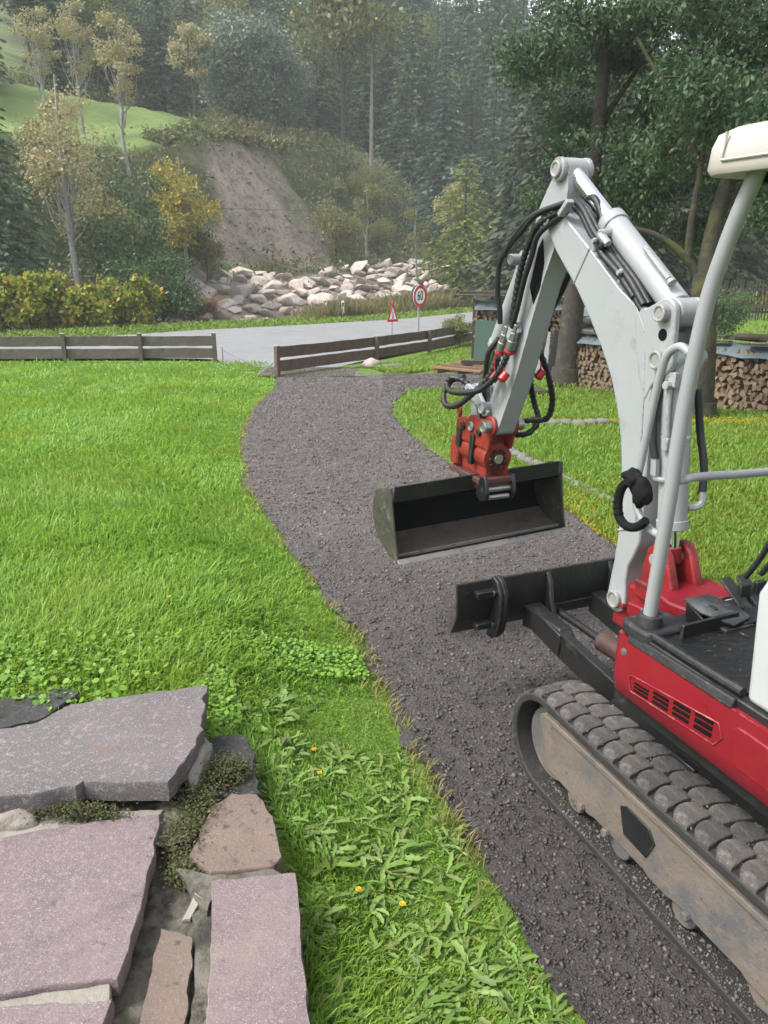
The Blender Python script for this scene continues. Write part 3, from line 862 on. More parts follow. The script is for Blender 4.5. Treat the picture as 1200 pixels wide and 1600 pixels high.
# --- boom cylinder behind the boom
bc = part(MB().cyl((-.168, 0, 1.64), (-.236, 0, 1.065), .052, n=28), 'boom_cylinder', 'boom', EX, .004)
part(MB().cyl((-.234, 0, 1.085), (-.239, 0, 1.05), .057, n=28), 'cylinder_gland', 'boom', bc, .003)
part(MB().cyl((-.20, 0, 1.39), (-.2015, 0, 1.375), .0545, n=28), 'cylinder_band', 'boom', bc, .002)
part(MB().cyl((-.165, -.05, 1.658), (-.165, .05, 1.658), .052, n=24), 'cylinder_eye', 'boom', bc, .004)
part(MB().cyl((-.239, 0, 1.06), (-.255, 0, .96), .026, n=20), 'cylinder_rod', 'chrome', bc, .002)
part(MB().cyl((-.25, 0, .985), (-.255, 0, .925), .034, n=20), 'rod_eye', 'redcast', bc, .003)
part(MB().tube([(-.205, .058, 1.60), (-.213, .062, 1.50), (-.228, .062, 1.36)], .010, 8).box((-.21, .055, 1.595), (.05, .02, .05)).box((-.224, .056, 1.37), (.03, .03, .045)).cyl((-.208, .05, 1.575), (-.21, .085, 1.575), .016, n=6), 'steel_pipe', 'boom', bc, .002)
part(MB().tube(smooth_path([(-.155, .03, 1.62), (-.158, .07, 1.5), (-.17, .075, 1.38), (-.19, .072, 1.31)]), .014, 10), 'hydraulic_hose', 'rubberhose', EX, 0)
part(MB().cyl((-.19, .072, 1.31), (-.195, .072, 1.25), .016, n=6).tube(smooth_path([(-.195, .072, 1.265), (-.20, .07, 1.24), (-.225, .05, 1.235), (-.23, .03, 1.24)], 4), .011, 8), 'hose_fitting', 'boom', EX, .001)
part(MB().tube(smooth_path([(-.19, -.085, 1.55), (-.21, -.10, 1.40), (-.25, -.10, 1.28), (-.27, -.09, 1.18)]), .014, 10), 'hydraulic_hose', 'rubberhose', EX, 0)
part(MB().tube(smooth_path([(-.27, -.09, 1.19), (-.275, -.088, 1.15), (-.27, -.06, 1.135), (-.25, -.03, 1.135)], 4), .014, 8), 'hose_fitting', 'boom', EX, 0)

# --- stick (dipper arm)
HS = .050
sfront = [(1.045, 1.22), (1.045, 1.30), (.985, 1.47), (.915, 1.64), (.85, 1.81), (.795, 1.955), (.752, 2.075), (.70, 2.195), (.65, 2.262), (.596, 2.325)]
stop_ = arc(.552, 2.330, .046, 30, 190, 8)
sback = [(.500, 2.26), (.505, 2.17), (.50, 2.12), (.56, 2.05), (.64, 1.89), (.73, 1.67), (.83, 1.425), (.955, 1.18)]
send = arc(.998, 1.19, .045, 195, 360, 8)
st = part(MB().prism(sfront + stop_ + sback + send, -HS, HS), 'stick', 'boom', EX, .006, seg=2)
pin(.552, 2.332, HS + .030, .032, parent=EX)
for sg in (1, -1):
    part(MB().cyl((.552, sg * (HS + .001), 2.332), (.552, sg * (HS + .022), 2.332), .046, n=24), 'stick_boss', 'boom', st, .003)
pin(.840, 1.985, HS + .045, .024, parent=EX)
pin(1.055, 1.275, HS + .045, .028, 'pin', EX)
pin(.998, 1.19, HS + .06, .030, 'steel', EX)
part(MB().prism([(.80, 1.92), (.865, 1.96), (.862, 2.01), (.775, 2.04)], -HS + .008, HS - .008), 'stick_bracket', 'boom', st, .006)

# --- stick cylinder on top of the boom
c0, c1 = Vector((-.157, 0, 1.815)), Vector((.552, 0, 2.332))
off = Vector((0, 0, 0))
dirc = (c1 - c0).normalized()
sc = part(MB().cyl(c0 + dirc * .03, c0 + dirc * .52, .049, n=32), 'stick_cylinder', 'boom', EX, .004)
part(MB().cyl(c0 + dirc * .49, c0 + dirc * .535, .055, n=32), 'cylinder_gland', 'boom', sc, .004)
part(MB().cyl(c0 + dirc * .52, c1, .030, n=20), 'cylinder_rod', 'chrome', sc, .002)
part(MB().cyl(c1 + Vector((0, -.045, 0)), c1 + Vector((0, .045, 0)), .044, n=24), 'rod_eye', 'boom', sc, .004)
part(MB().cyl(c0 + Vector((0, -.045, 0)), c0 + Vector((0, .045, 0)), .050, n=24), 'cylinder_eye', 'boom', sc, .006)
nrm = Vector((-dirc.z, 0, dirc.x))
part(MB().tube(smooth_path([tuple(c0 + dirc * .10 + Vector((0, .035, 0)) + nrm * .064), tuple(c0 + dirc * .16 + Vector((0, .035, 0)) + nrm * .064), tuple(c0 + dirc * .28 + Vector((0, .025, 0)) + nrm * .06)]), .010, 8).cyl(c0 + dirc * .09 + Vector((0, .035, 0)) + nrm * .064, c0 + dirc * .075 + Vector((0, .035, 0)) + nrm * .064, .016), 'steel_pipe', 'boom', sc, 0)
pt = c0 + dirc * .46 + Vector((0, .052, 0))
part(MB().cyl(pt - Vector((0, .02, 0)), pt + Vector((0, .04, -.01)), .018, n=10).cyl(pt + Vector((0, .035, -.01)), pt + Vector((-.05, .035, -.045)), .015, n=6), 'port_fitting', 'boom', sc, .002)
# upper hose bundle lying on the boom beside the cylinder
def hose(pts, r=.014, mat='rubberhose', k=8, rib=False, name='hydraulic_hose', n=10):
    P = smooth_path(pts, k)
    if rib:
        Q, rs = [], []
        P2 = [Vector(p) for p in P]
        d = 0.
        for a, b in zip(P2[:-1], P2[1:]):
            L = (b - a).length
            m = max(1, int(L / .006))
            for i in range(m):
                Q.append(tuple(a.lerp(b, i / m)))
                rs.append(r * (1.12 if (len(Q) // 2) % 2 else .92))
        return part(MB().tube(Q, rs, n), name, mat, EX, 0, smooth=60)
    return part(MB().tube(P, r, n), name, mat, EX, 0, smooth=60)
def onboom(d, y, h):
    """point along the upper boom top edge (d from elbow), y sideways, h above"""
    b = Vector((.02, 0, 1.85)); e = Vector((.50, 0, 2.165))
    u = (e - b).normalized(); nn = Vector((-u.z, 0, u.x))
    return tuple(b + u * d + nn * h + Vector((0, y, 0)))
for y, h, rb in ((.062, .018, False), (.036, .020, True), (.048, .045, False), (.010, .022, True), (.070, .042, False)):
    hose([onboom(-.06, y, h - .02), onboom(.06, y, h), onboom(.22, y * .95, h + .004), onboom(.36, y * .9, h + .012), onboom(.47, y * .8, h + .03), onboom(.56, y * .6, h + .02)], .0135, rib=rb)
hose([onboom(.40, .02, .04), onboom(.47, .0, .07), onboom(.55, -.01, .085), onboom(.60, -.01, .04)], .016, rib=True)
hose([tuple(pt + Vector((-.04, .035, -.04))), onboom(.25, .085, .035), onboom(.12, .078, .03), onboom(0., .07, .012)], .014)
hose([onboom(.58, .0, .02), onboom(.50, .02, .11), onboom(.42, .02, .10), onboom(.33, .03, .06)], .014)
for d in (.10, .30):
    part(MB().bar(onboom(d, .088, .03), onboom(d, -.03, .03), .018, .052), 'hose_clamp', 'boom', EX, .006)
    part(MB().cyl(onboom(d, .086, .045), onboom(d, .102, .045), .010, n=6), 'bolt', 'pin', EX, .001)
part(MB().bar(onboom(.555, .085, .0), onboom(.535, .085, .075), .02, .035, (0, 1, 0)), 'hose_guide', 'boom', EX, .004)

# --- hoses down the side of the stick
ys_ = HS + .022
def onstick(d, f, y):
    """d metres down from the boom pivot along the stick, f 0 back edge .. 1 front edge"""
    b0, b1 = Vector((.60, 0, 2.05)), Vector((.99, 0, 1.22))
    u = (b1 - b0).normalized(); nn = Vector((-u.z, 0, u.x))
    return tuple(b0 + u * d + nn * (f * .16) + Vector((0, y, 0)))
hose([onboom(.555, .08, .055), (.60, .12, 2.165), (.70, .13, 2.10), (.86, .13, 1.99), (.90, .12, 1.86), (.905, .10, 1.76), (.915, .09, 1.70)], .0125)
hose([onboom(.555, .075, .035), (.60, .105, 2.13), (.665, .105, 2.07), (.74, .10, 1.95), (.785, .095, 1.80), (.815, .09, 1.70)], .014, rib=True)
hose([onboom(.55, .07, .02), (.61, .10, 2.09), (.66, .10, 2.00), (.71, .10, 1.90), (.76, .095, 1.78), (.805, .09, 1.69)], .0125)
hose([onboom(.55, .085, .06), (.62, .125, 2.16), (.75, .135, 2.08), (.84, .13, 2.00)], .012)
part(MB().prism([(.655, 2.07), (.685, 2.03), (.735, 1.87), (.70, 1.80), (.655, 1.87), (.635, 1.97)], HS + .001, HS + .004), 'access_slot', 'ink', st, 0)
# quick couplings with red dust caps, both sides of the stick
for sg in (1, -1):
    yb = sg * (HS + .03)
    for (x, z) in ((.80, 1.66), (.885, 1.645)):
        u = Vector((.38, 0, -.92)).normalized()
        p = Vector((x, yb, z))
        cpl = MB().cyl(p - u * .05, p - u * .01, .014, n=6).cyl(p - u * .01, p + u * .03, .021, n=6).cyl(p + u * .03, p + u * .075, .024, n=16).cyl(p + u * .075, p + u * .10, .019, n=16)
        c = part(cpl, 'quick_coupling', 'steel', EX, .002)
        q = p + u * .085
        d = p + u * .085 + Vector((.005, sg * .02, -.115))
        part(MB().ring(tuple(q), tuple(u), .021, .006, 14).tube(smooth_path([tuple(q + Vector((0, sg * .02, 0))), tuple(q.lerp(d, .5) + Vector((.008, sg * .012, 0))), tuple(d + Vector((0, 0, .02)))], 5), .0042, 6), 'cap_strap', 'redcap', c, 0)
        part(MB().cyl(d + Vector((0, -.012, .012)), d + Vector((0, .016, -.02)), .021, n=14).cyl(d + Vector((0, .016, -.02)), d + Vector((0, .02, -.024)), .012, n=12), 'dust_cap', 'redcap', c, .003)
    part(MB().box((.845, yb - sg * .012, 1.665), (.15, .025, .05), (0, R(22), 0)), 'coupling_bracket', 'boom', EX, .004)
# lower hose loops to the tilt unit
hose([(.83, .095, 1.56), (.88, .11, 1.47), (1.00, .13, 1.38), (1.16, .15, 1.34), (1.30, .15, 1.33), (1.365, .13, 1.36), (1.33, .11, 1.39), (1.26, .06, 1.36), (1.20, .02, 1.25), (1.18, .0, 1.15)], .0145, rib=True)
hose([(.93, .08, 1.54), (.97, .10, 1.45), (1.06, .13, 1.36), (1.20, .15, 1.27), (1.33, .155, 1.25), (1.40, .13, 1.30), (1.37, .10, 1.37), (1.28, .07, 1.40)], .0145, rib=True)
hose([(.90, -.09, 1.56), (.97, -.13, 1.42), (1.02, -.19, 1.30), (1.00, -.21, 1.20), (1.02, -.16, 1.13), (1.10, -.08, 1.12)], .0145, rib=True)
hose([(.84, -.09, 1.57), (.86, -.16, 1.45), (.90, -.22, 1.32), (.95, -.23, 1.22), (1.02, -.18, 1.20), (1.10, -.09, 1.18)], .0145, rib=True)
hose([(.56, -.085, 2.10), (.66, -.12, 1.98), (.74, -.12, 1.85), (.82, -.10, 1.72)], .0135)
hose([(1.02, .03, 1.62), (1.06, .06, 1.55), (1.10, .05, 1.45), (1.14, .03, 1.32), (1.15, .02, 1.20)], .0135)

# --- bucket cylinder in front of the stick
b0, b1 = Vector((.840, 0, 1.985)), Vector((1.235, 0, 1.335))
ub = (b1 - b0).normalized()
bcy = part(MB().cyl(b0 + ub * .02, b0 + ub * .47, .042, n=26), 'bucket_cylinder', 'boom', EX, .003)
part(MB().cyl(b0 + ub * .45, b0 + ub * .485, .047, n=26), 'cylinder_gland', 'boom', bcy, .003)
M['rodgreen'] = pmat('oily_rod', (.33, .36, .24), .25, .9, var=.1)
part(MB().cyl(b0 + ub * .47, b1, .022, n=18), 'cylinder_rod', 'rodgreen', bcy, .002)
part(MB().cyl(b0 + Vector((0, -.035, 0)), b0 + Vector((0, .035, 0)), .04, n=20), 'cylinder_eye', 'boom', bcy, .003)
part(MB().cyl(b1 + Vector((0, -.03, 0)), b1 + Vector((0, .03, 0)), .034, n=20), 'rod_eye', 'boom', bcy, .003)
# rocker arms and link
for sg in (1, -1):
    y0, y1 = sorted((sg * (HS + .010), sg * (HS + .030)))
    rp = arc(1.055, 1.275, .043, 200, 340, 6) + arc(1.235, 1.335, .036, -30, 120, 6) + [(1.12, 1.345)]
    part(MB().prism(rp, y0, y1), 'rocker_arm', 'boom', EX, .005)
    y0, y1 = sorted((sg * (HS - .012), sg * (HS + .006)))
    lp = arc(1.235, 1.335, .030, 20, 160, 6) + arc(1.185, 1.155, .030, 190, 340, 6)
    part(MB().prism(lp, y0, y1), 'bucket_link', 'boom', EX, .005)
pin(1.235, 1.335, HS + .045, .022, 'steel', EX)
pin(1.185, 1.155, HS + .03, .026, 'steel', EX)

# --- red tilt unit
tu = MB().cyl((1.05, 0, 1.015), (1.33, 0, 1.015), .074, n=32)
tu.prism([(1.03, .90), (1.03, 1.06), (1.05, 1.10), (1.33, 1.10), (1.36, 1.06), (1.36, .90)], -.045, .045)
ti = part(tu, 'tilt_actuator', 'redtilt', EX, .006)
for sg in (1, -1):
    y0, y1 = sorted((sg * .054, sg * .072))
    bp_ = arc(.998, 1.19, .048, 150, 250, 5) + [(1.01, 1.06), (1.30, 1.06), (1.37, 1.10), (1.36, 1.16), (1.30, 1.19)] + arc(1.185, 1.165, .052, 30, 120, 5) + [(1.08, 1.21)] + arc(.998, 1.19, .052, 60, 120, 3)
    part(MB().prism(bp_, y0, y1), 'hanger_plate', 'redtilt', ti, .006)
    for (x, z) in ((1.10, 1.14), (1.275, 1.14)):
        part(MB().cyl((x, y0 if sg < 0 else y1, z), (x, (y0 if sg < 0 else y1) + sg * .012, z), .020, n=12), 'bolt', 'black', ti, .002)
part(MB().cyl((1.030, 0, 1.01), (1.050, 0, 1.01), .082, n=32), 'rear_flange', 'redtilt', ti, .004)
part(MB().cyl((1.013, 0, 1.01), (1.030, 0, 1.01), .025, n=24), 'shaft_nut', 'steel', ti, .003)
for k in range(10):
    a = k * math.pi / 5
    part(MB().cyl((1.016, .045 * math.cos(a), 1.01 + .045 * math.sin(a)), (1.032, .045 * math.cos(a), 1.01 + .045 * math.sin(a)), .008, n=8), 'bolt', 'black', ti, .001)
part(MB().prism([(1.030, .91), (1.030, 1.0), (1.054, 1.0), (1.054, .91)], -.068, .068), 'rear_cheek', 'redtilt', ti, .005)
part(MB().prism([(1.33, .91), (1.33, 1.09), (1.40, 1.07), (1.42, 1.0), (1.42, .91)], -.078, .078), 'front_cheek', 'redtilt', ti, .012)
part(MB().prism([(1.16, .955), (1.14, 1.12), (1.18, 1.12), (1.20, .955)], .062, .085), 'tooth_lock', 'black', ti, .004)
part(MB().prism([(1.30, 1.02), (1.29, 1.13), (1.33, 1.13), (1.345, 1.02)], .062, .085), 'tooth_lock', 'black', ti, .004)
part(MB().ring((1.36, .055, 1.205), (.3, 1, 0), .026, .010, 22), 'lifting_eye', 'redtilt', ti, 0)
cp = MB().box((1.21, 0, .885), (.40, .17, .032)).box((1.02, 0, .905), (.05, .17, .028)).box((1.18, 0, .855), (.30, .13, .05))
M['coupler'] = pmat('oily_coupler', (.075, .032, .028), .5, var=.3, scale=10, patches=[((.03, .028, .026), 12, .54, .14)], bump=.4, bscale=60)
cq = part(cp, 'quick_coupler_plate', 'coupler', EX, .005)
for sg in (1, -1):
    part(MB().prism([(.985, .90), (1.0, .93), (1.05, .92), (1.09, .82), (1.05, .79), (1.0, .80), (.975, .84)], sg * .08 - .010, sg * .08 + .010), 'coupler_ear', 'black', cq, .005)
part(MB().cyl((1.015, -.09, .855), (1.015, .09, .855), .016, n=18), 'coupler_pin', 'steel', cq, .002)
part(MB().cyl((1.005, -.06, .815), (1.005, .06, .815), .014, n=14), 'coupler_pin', 'steel', cq, .002)

# --- grading bucket: curved shell, side plates, rim band, cutting lip
BK = empty('bucket', (0, 0, 0))
BK.parent = EX
BK.rotation_euler = (R(-2.0), 0, R(1.0))
BK.location = (.0, -.016, .036)
BK.scale = (1, 1.025, 1)
sh = [(1.150, .790), (1.22, .805), (1.30, .795), (1.365, .755), (1.395, .69), (1.395, .63), (1.36, .565), (1.29, .515), (1.20, .492), (1.075, .482)]
shi = [(x - .010 * (1 if x > 1.2 else 0), z - .010 if z > .7 else z + .010) for x, z in sh]
def shell(prof, y0, y1):
    mb = MB(); n = len(prof)
    P = [(x, z) for x, z, _ in smooth_path([(x, z, 0) for x, z in prof], 4)]
    n = len(P)
    return mb.add([(x, y0, z) for x, z in P] + [(x, y1, z) for x, z in P], [(i, i + 1, n + i + 1, n + i) for i in range(n - 1)])
part(shell(sh, -.5, .5), 'bucket_shell', 'bucketout', BK, 0)
part(shell([(x - (.012 if x > 1.25 else 0), z + (.010 if z < .65 else -.012 if z > .78 else 0)) for x, z in sh[:-1]] + [(1.10, .495)], -.492, .492), 'bucket_inner', pmat('bucket_back', (.007, .0072, .007), .9, var=.3, scale=6, patches=[((.02, .018, .016), 9, .6, .15)], spec=.15), BK, 0, 'dark inside of the bucket')
part(shell([(1.368, .60), (1.335, .562), (1.28, .530), (1.20, .508), (1.105, .4985)], -.490, .490), 'bucket_floor', 'bucketin', BK, 0, 'bucket floor, brown with wet dirt')
rim = MB().prism([(1.136, .872), (1.146, .872), (1.162, .785), (1.150, .785)], -.485, .485)
part(rim, 'rim_band', 'bucketout', BK, .002)
part(MB().prism([(1.138, .866), (1.15, .872), (1.30, .80), (1.28, .795)], -.3, .3), 'top_plate', 'bucketout', BK, .002)
for sg in (1, -1):
    sp_ = [(1.136, .868), (1.25, .845), (1.345, .80), (1.392, .73), (1.40, .64), (1.365, .56), (1.29, .508), (1.20, .486), (1.075, .478), (1.098, .56), (1.118, .66), (1.132, .78)]
    y0, y1 = sorted((sg * .497, sg * .507))
    part(MB().prism(sp_, y0, y1), 'side_plate', 'bucketside', BK, .002)
part(MB().prism([(1.085, .482), (1.082, .499), (1.062, .490), (1.052, .478)], -.508, .508), 'cutting_lip', 'lip', BK, .002, 'scraped bright cutting lip')
part(MB().prism([(1.13, .495), (1.13, .5085), (1.122, .5075), (1.122, .495)], -.49, .49), 'weld_seam', 'lip', BK, .001)

# --- upper structure
def rounded(x0, x1, y0, y1, r, n=5):
    P = []
    for cx, cy, a in ((x1 - r, y1 - r, 0), (x0 + r, y1 - r, 90), (x0 + r, y0 + r, 180), (x1 - r, y0 + r, 270)):
        for i in range(n + 1):
            b = R(a + 90 * i / n)
            P.append((cx + r * math.cos(b), cy + r * math.sin(b)))
    return P
part(MB().prismz(rounded(-1.95, -.50, -.40, .40, .06), .575, .66), 'upper_frame', 'black', EX, .008)
# red body skirt with raised lower edge, front-left corner rounded
def skirt(y):
    s = 1 if y > 0 else -1
    mb = MB()
    prof = [(.405, .618), (.424, .632), (.432, .69), (.4305, .77), (.426, .836), (.400, .8375)]     # y, z
    pathx = [-.488, -.492, -.502, -.525] + [-.62 - .13 * k for k in range(10)]
    ins = [.05, .022, .007, .001] + [0] * 10
    vs, fs = [], []
    n = len(prof)
    for x, i_ in zip(pathx, ins):
        for (py, pz) in prof:
            vs.append((x, s * (py - i_), pz))
    for a in range(len(pathx) - 1):
        for b in range(n - 1):
            fs.append((a * n + b, (a + 1) * n + b, (a + 1) * n + b + 1, a * n + b + 1))
    fs.append(tuple(range(n)))
    return mb.add(vs, fs)
sk = part(skirt(1), 'body_skirt', 'red', EX, 0, smooth=60, label='red painted side skirt with ventilation slots')
sk2 = part(skirt(-1), 'body_skirt', 'red', EX, 0, smooth=60)
part(MB().prism([(-.508, .655), (-.508, .83), (-.52, .83), (-.52, .655)], -.30, .30), 'front_skirt', 'red', EX, .004)
# vent slots: a raised frame with four columns of three slots
fy = .4335
vf = part(MB().tube([(-.585, fy, .718), (-.60, fy, .672), (-.95, fy, .700), (-.975, fy, .738), (-.955, fy - .001, .772), (-.60, fy, .728), (-.585, fy, .718)], .0028, 8), 'vent_surround', 'red', sk, 0, smooth=60)
for cidx in range(4):
    x0 = -.612 - cidx * .086
    for r_ in range(3):
        z = .682 + cidx * .0085 + r_ * (.0125 + .0028 * cidx)
        hh_ = .006 + .0022 * cidx
        w = .066
        part(MB().add([(x0, fy + .0015, z), (x0 - w, fy + .0015, z + .006), (x0 - w, fy + .0015, z + .006 + hh_), (x0 - .003, fy + .0015, z + hh_),
                       (x0, fy - .02, z), (x0 - w, fy - .02, z + .006), (x0 - w, fy - .02, z + .006 + hh_), (x0 - .003, fy - .02, z + hh_)],
                      [(0, 1, 2, 3), (4, 7, 6, 5), (0, 4, 5, 1), (1, 5, 6, 2), (2, 6, 7, 3), (3, 7, 4, 0)]), 'vent_slot', 'ink', sk, 0, smooth=0)
part(MB().prism([(-1.01, .70), (-1.0, .785), (-1.02, .80), (-1.40, .80), (-1.42, .69), (-1.40, .68), (-1.03, .68)], .424, .4335), 'skirt_panel', 'red', sk, .004)
part(MB().cyl((-.545, .40, .785), (-.545, .433, .785), .008, n=8).cyl((-.545, .41, .785), (-.545, .431, .785), .013, n=16), 'bolt', 'trackframe', sk, .001)
# black side trim, floor and floor edge
part(MB().add([(-.555, .4305, .826), (-.985, .4315, .834), (-.985, .424, .864), (-.545, .422, .852), (-.555, .40, .826), (-.985, .40, .834), (-.985, .40, .864), (-.545, .40, .852)],
              [(0, 1, 2, 3), (4, 7, 6, 5), (0, 4, 5, 1), (1, 5, 6, 2), (2, 6, 7, 3), (3, 7, 4, 0)]), 'side_trim', 'trim', EX, .004, 'scuffed black rubber trim along the floor edge')
part(MB().prismz(rounded(-1.2, -.515, -.40, .412, .03), .80, .862), 'floor_plate', 'black', EX, .004)
part(MB().prismz(rounded(-1.03, -.62, -.33, .372, .02), .8622, .872), 'floor_mat', 'blackwet', EX, .003, 'wet black rubber floor mat with bits of dirt')
part(MB().tube(smooth_path([(-.60, .392, .874), (-.80, .394, .874), (-.985, .394, .878)], 4), .014, 10), 'floor_edge_bead', 'black', EX, 0)
# corner block carrying the canopy post
part(MB().prismz(rounded(-.64, -.500, .245, .424, .03), .840, .888), 'corner_cover', 'trim', EX, .012, seg=3)
part(MB().cyl((-.575, .365, .885), (-.576, .365, .925), .044, .034, n=24), 'post_collar', 'trim', EX, .005)
part(MB().box((-.66, .20, .892), (.012, .24, .05), (0, 0, .05)).box((-.60, .10, .882), (.012, .2, .03)), 'floor_lip', 'black', EX, .003)
# canopy posts
def post(y, f=True):
    if f:
        P = [(-.576, y, .90), (-.588, y, 1.10), (-.600, y, 1.30), (-.610, y, 1.55), (-.645, y, 1.86), (-.688, y, 2.02), (-.725, y, 2.12), (-.765, y, 2.21)]
    else:
        P = [(-1.55, y, 1.25), (-1.52, y, 1.5), (-1.5, y, 2.0), (-1.47, y, 2.20)]
    return part(MB().tube(smooth_path(P, 6), .0215, 18), 'canopy_post', 'tube', EX, 0, smooth=60)
post(.37); post(-.37); post(.37, False); post(-.37, False)
part(MB().tube(smooth_path([(-.608, .37, 1.742), (-.575, .375, 1.757), (-.535, .378, 1.735), (-.512, .378, 1.68), (-.495, .378, 1.58), (-.470, .378, 1.40), (-.462, .378, 1.32), (-.472, .378, 1.25), (-.53, .376, 1.20), (-.595, .37, 1.19)], 6), .0125, 12), 'grab_handle', 'tube', EX, 0, smooth=60)
part(MB().tube(smooth_path([(-.603, .37, 1.368), (-.612, .33, 1.372), (-.62, .29, 1.378), (-.622, .0, 1.366), (-.62, -.29, 1.378), (-.603, -.37, 1.368)], 6), .013, 12), 'front_rail', 'tube', EX, 0, smooth=60)
# canopy roof
def roof_ring(z, ins, r=.09):
    return [(x, y, z) for x, y in rounded(-1.75 + ins, -.615 - ins * .6, -.445 + ins, .445 - ins, r)]
rings = [roof_ring(2.195, .03), roof_ring(2.192, .008), roof_ring(2.205, 0), roof_ring(2.255, .004), roof_ring(2.285, .015), roof_ring(2.300, .045), roof_ring(2.303, .09), roof_ring(2.325, .13), roof_ring(2.338, .17), roof_ring(2.342, .26, .05)]
mb = MB(); n = len(rings[0])
vs = [p for r_ in rings for p in r_]
fs = [(a * n + b, a * n + (b + 1) % n, (a + 1) * n + (b + 1) % n, (a + 1) * n + b) for a in range(len(rings) - 1) for b in range(n)]
fs += [tuple(range(n - 1, -1, -1)), tuple((len(rings) - 1) * n + b for b in range(n))]
part(mb.add(vs, fs), 'canopy_roof', 'canopy', EX, 0, smooth=50)
part(MB().tube([(-.72, .4435, 2.285), (-.715, .446, 2.222), (-1.6, .446, 2.222)], .0045, 6), 'roof_ridge', 'canopy', EX, 0, smooth=60)
part(MB().box((-1.15, 0, 2.18), (.85, .7, .03)), 'roof_frame', 'black', EX, .01)
# seat console, seat, rear hood (mostly outside the picture)
con = [(-.995, .875), (-.985, 1.02), (-.975, 1.17), (-1.0, 1.225), (-1.06, 1.255), (-1.45, 1.26), (-1.62, 1.2), (-1.62, .86), (-1.0, .858)]
part(MB().prism(con, .25, .395), 'side_console', 'console', EX, .03, 'white plastic side console', seg=4)
part(MB().prism(con, -.395, -.25), 'side_console', 'console', EX, .03, seg=4)
part(MB().prism([(-1.02, .86), (-1.0, 1.02), (-1.5, 1.05), (-1.55, .86)], -.245, .245), 'seat_base', 'black', EX, .02)
part(MB().prism([(-1.02, 1.055), (-1.0, 1.11), (-1.05, 1.15), (-1.42, 1.13), (-1.50, 1.62), (-1.58, 1.64), (-1.6, 1.06)], -.23, .23), 'seat', 'black', EX, .04, seg=3)
hood = rounded(-1.98, -1.45, -.44, .44, .16)
part(MB().prismz(hood, .66, 1.18), 'rear_hood', 'red', EX, .05, seg=3)
part(MB().prismz(rounded(-2.0, -1.5, -.45, .45, .17), .56, .80), 'counterweight', 'black', EX, .03)
# travel levers and pedals
for y0, dy in ((-.045, 0), (-.115, 0)):
    P = [(-.560, y0, .86), (-.548, y0, .905), (-.552, y0, .95), (-.555, y0 + .005, .975), (-.600, y0 + .005, 1.06), (-.665, y0 + .005, 1.22), (-.72, y0 + .005, 1.36)]
    lv = part(MB().tube(smooth_path(P[3:], 5), .0095, 12), 'travel_lever', 'trim', EX, 0, smooth=60)
    part(MB().bar(P[0], P[2], .02, .045, (0, 1, 0)), 'lever_base', 'black', lv, .004)
    pd = MB().add([(-.49, y0 + .05, .955), (-.49, y0 - .0, .955), (-.60, y0 - .0, .885), (-.60, y0 + .05, .885), (-.495, y0 + .05, .94), (-.495, y0, .94), (-.605, y0, .87), (-.605, y0 + .05, .87)],
                  [(0, 1, 2, 3), (4, 7, 6, 5), (0, 4, 5, 1), (1, 5, 6, 2), (2, 6, 7, 3), (3, 7, 4, 0)])
    part(pd, 'foot_pedal', 'trim', EX, .006)
part(MB().box((-.60, -.06, .868), (.16, .26, .03)), 'pedal_bracket', 'black', EX, .005)
M['pedalsteel'] = pmat('worn_pedal_plate', (.10, .105, .11), .4, .5, var=.2, scale=12, patches=[((.26, .25, .24), 40, .58, .1)], bump=.4, bscale=60)
pd = MB().add([(-.545, .205, .935), (-.530, .085, .925), (-.60, .03, .905), (-.665, .035, .893), (-.690, .13, .893), (-.62, .205, .922)], [(0, 1, 2, 3, 4, 5)])
p_ = part(pd, 'foot_pedal', 'pedalsteel', EX, 0, 'worn grey swing pedal plate')
p_.modifiers.new('solid', 'SOLIDIFY').thickness = .008
part(MB().box((-.605, .14, .89), (.03, .02, .06)).box((-.62, .10, .868), (.14, .12, .02)).prism([(-.55, .93), (-.56, .86), (-.66, .86), (-.655, .89)], .196, .204), 'pedal_bracket', 'black', EX, .003)
tw = part(MB().prism([(-.885, .8745), (-.89, .884), (-.96, .886), (-.965, .8745)], .16, .19), 'dirt_clod', 'palletwood', EX, .003)

# --- cable combination lock hung on the grab handle
LK = empty('cable_lock')
def exw(x, y, z):
    a = R(112)
    return Vector((.97 + x * math.cos(a) - y * math.sin(a), 2.88 + x * math.sin(a) + y * math.cos(a), z))
LK.location = exw(-.480, .378, 1.245)
LK.rotation_euler = (0, 0, R(112))
LK.scale = (.72, .72, .72)
tag(LK, 'black cable combination lock wrapped round the grab handle of the excavator', 'lock')
lp = smooth_path([(.0, .035, .13), (.055, .045, .10), (.075, .05, .03), (.06, .05, -.045), (.01, .045, -.075), (-.05, .04, -.06), (-.09, .03, -.02)], 8)
part(MB().tube(lp, .020, 14), 'lock_cable', 'cloth', LK, 0, smooth=60)
def blob(c, r, seed):
    bm = bmesh.new()
    bmesh.ops.create_icosphere(bm, subdivisions=3, radius=1)
    for v in bm.verts:
        nn = noise.noise(v.co * 1.7 + Vector((seed, 0, 0))) * .35 + noise.noise(v.co * 4 + Vector((seed, 3, 0))) * .18
        v.co = Vector((v.co.x * r[0], v.co.y * r[1], v.co.z * r[2])) * (1 + nn) + Vector(c)
    me = bpy.data.meshes.new('cloth'); bm.to_mesh(me); bm.free()
    me.polygons.foreach_set('use_smooth', [True] * len(me.polygons))
    return me
obj('lock_sleeve', blob((.02, .03, .135), (.055, .035, .045), 1.), M['cloth'], LK)
obj('lock_sleeve', blob((-.035, .025, .09), (.05, .035, .065), 4.), M['cloth'], LK)
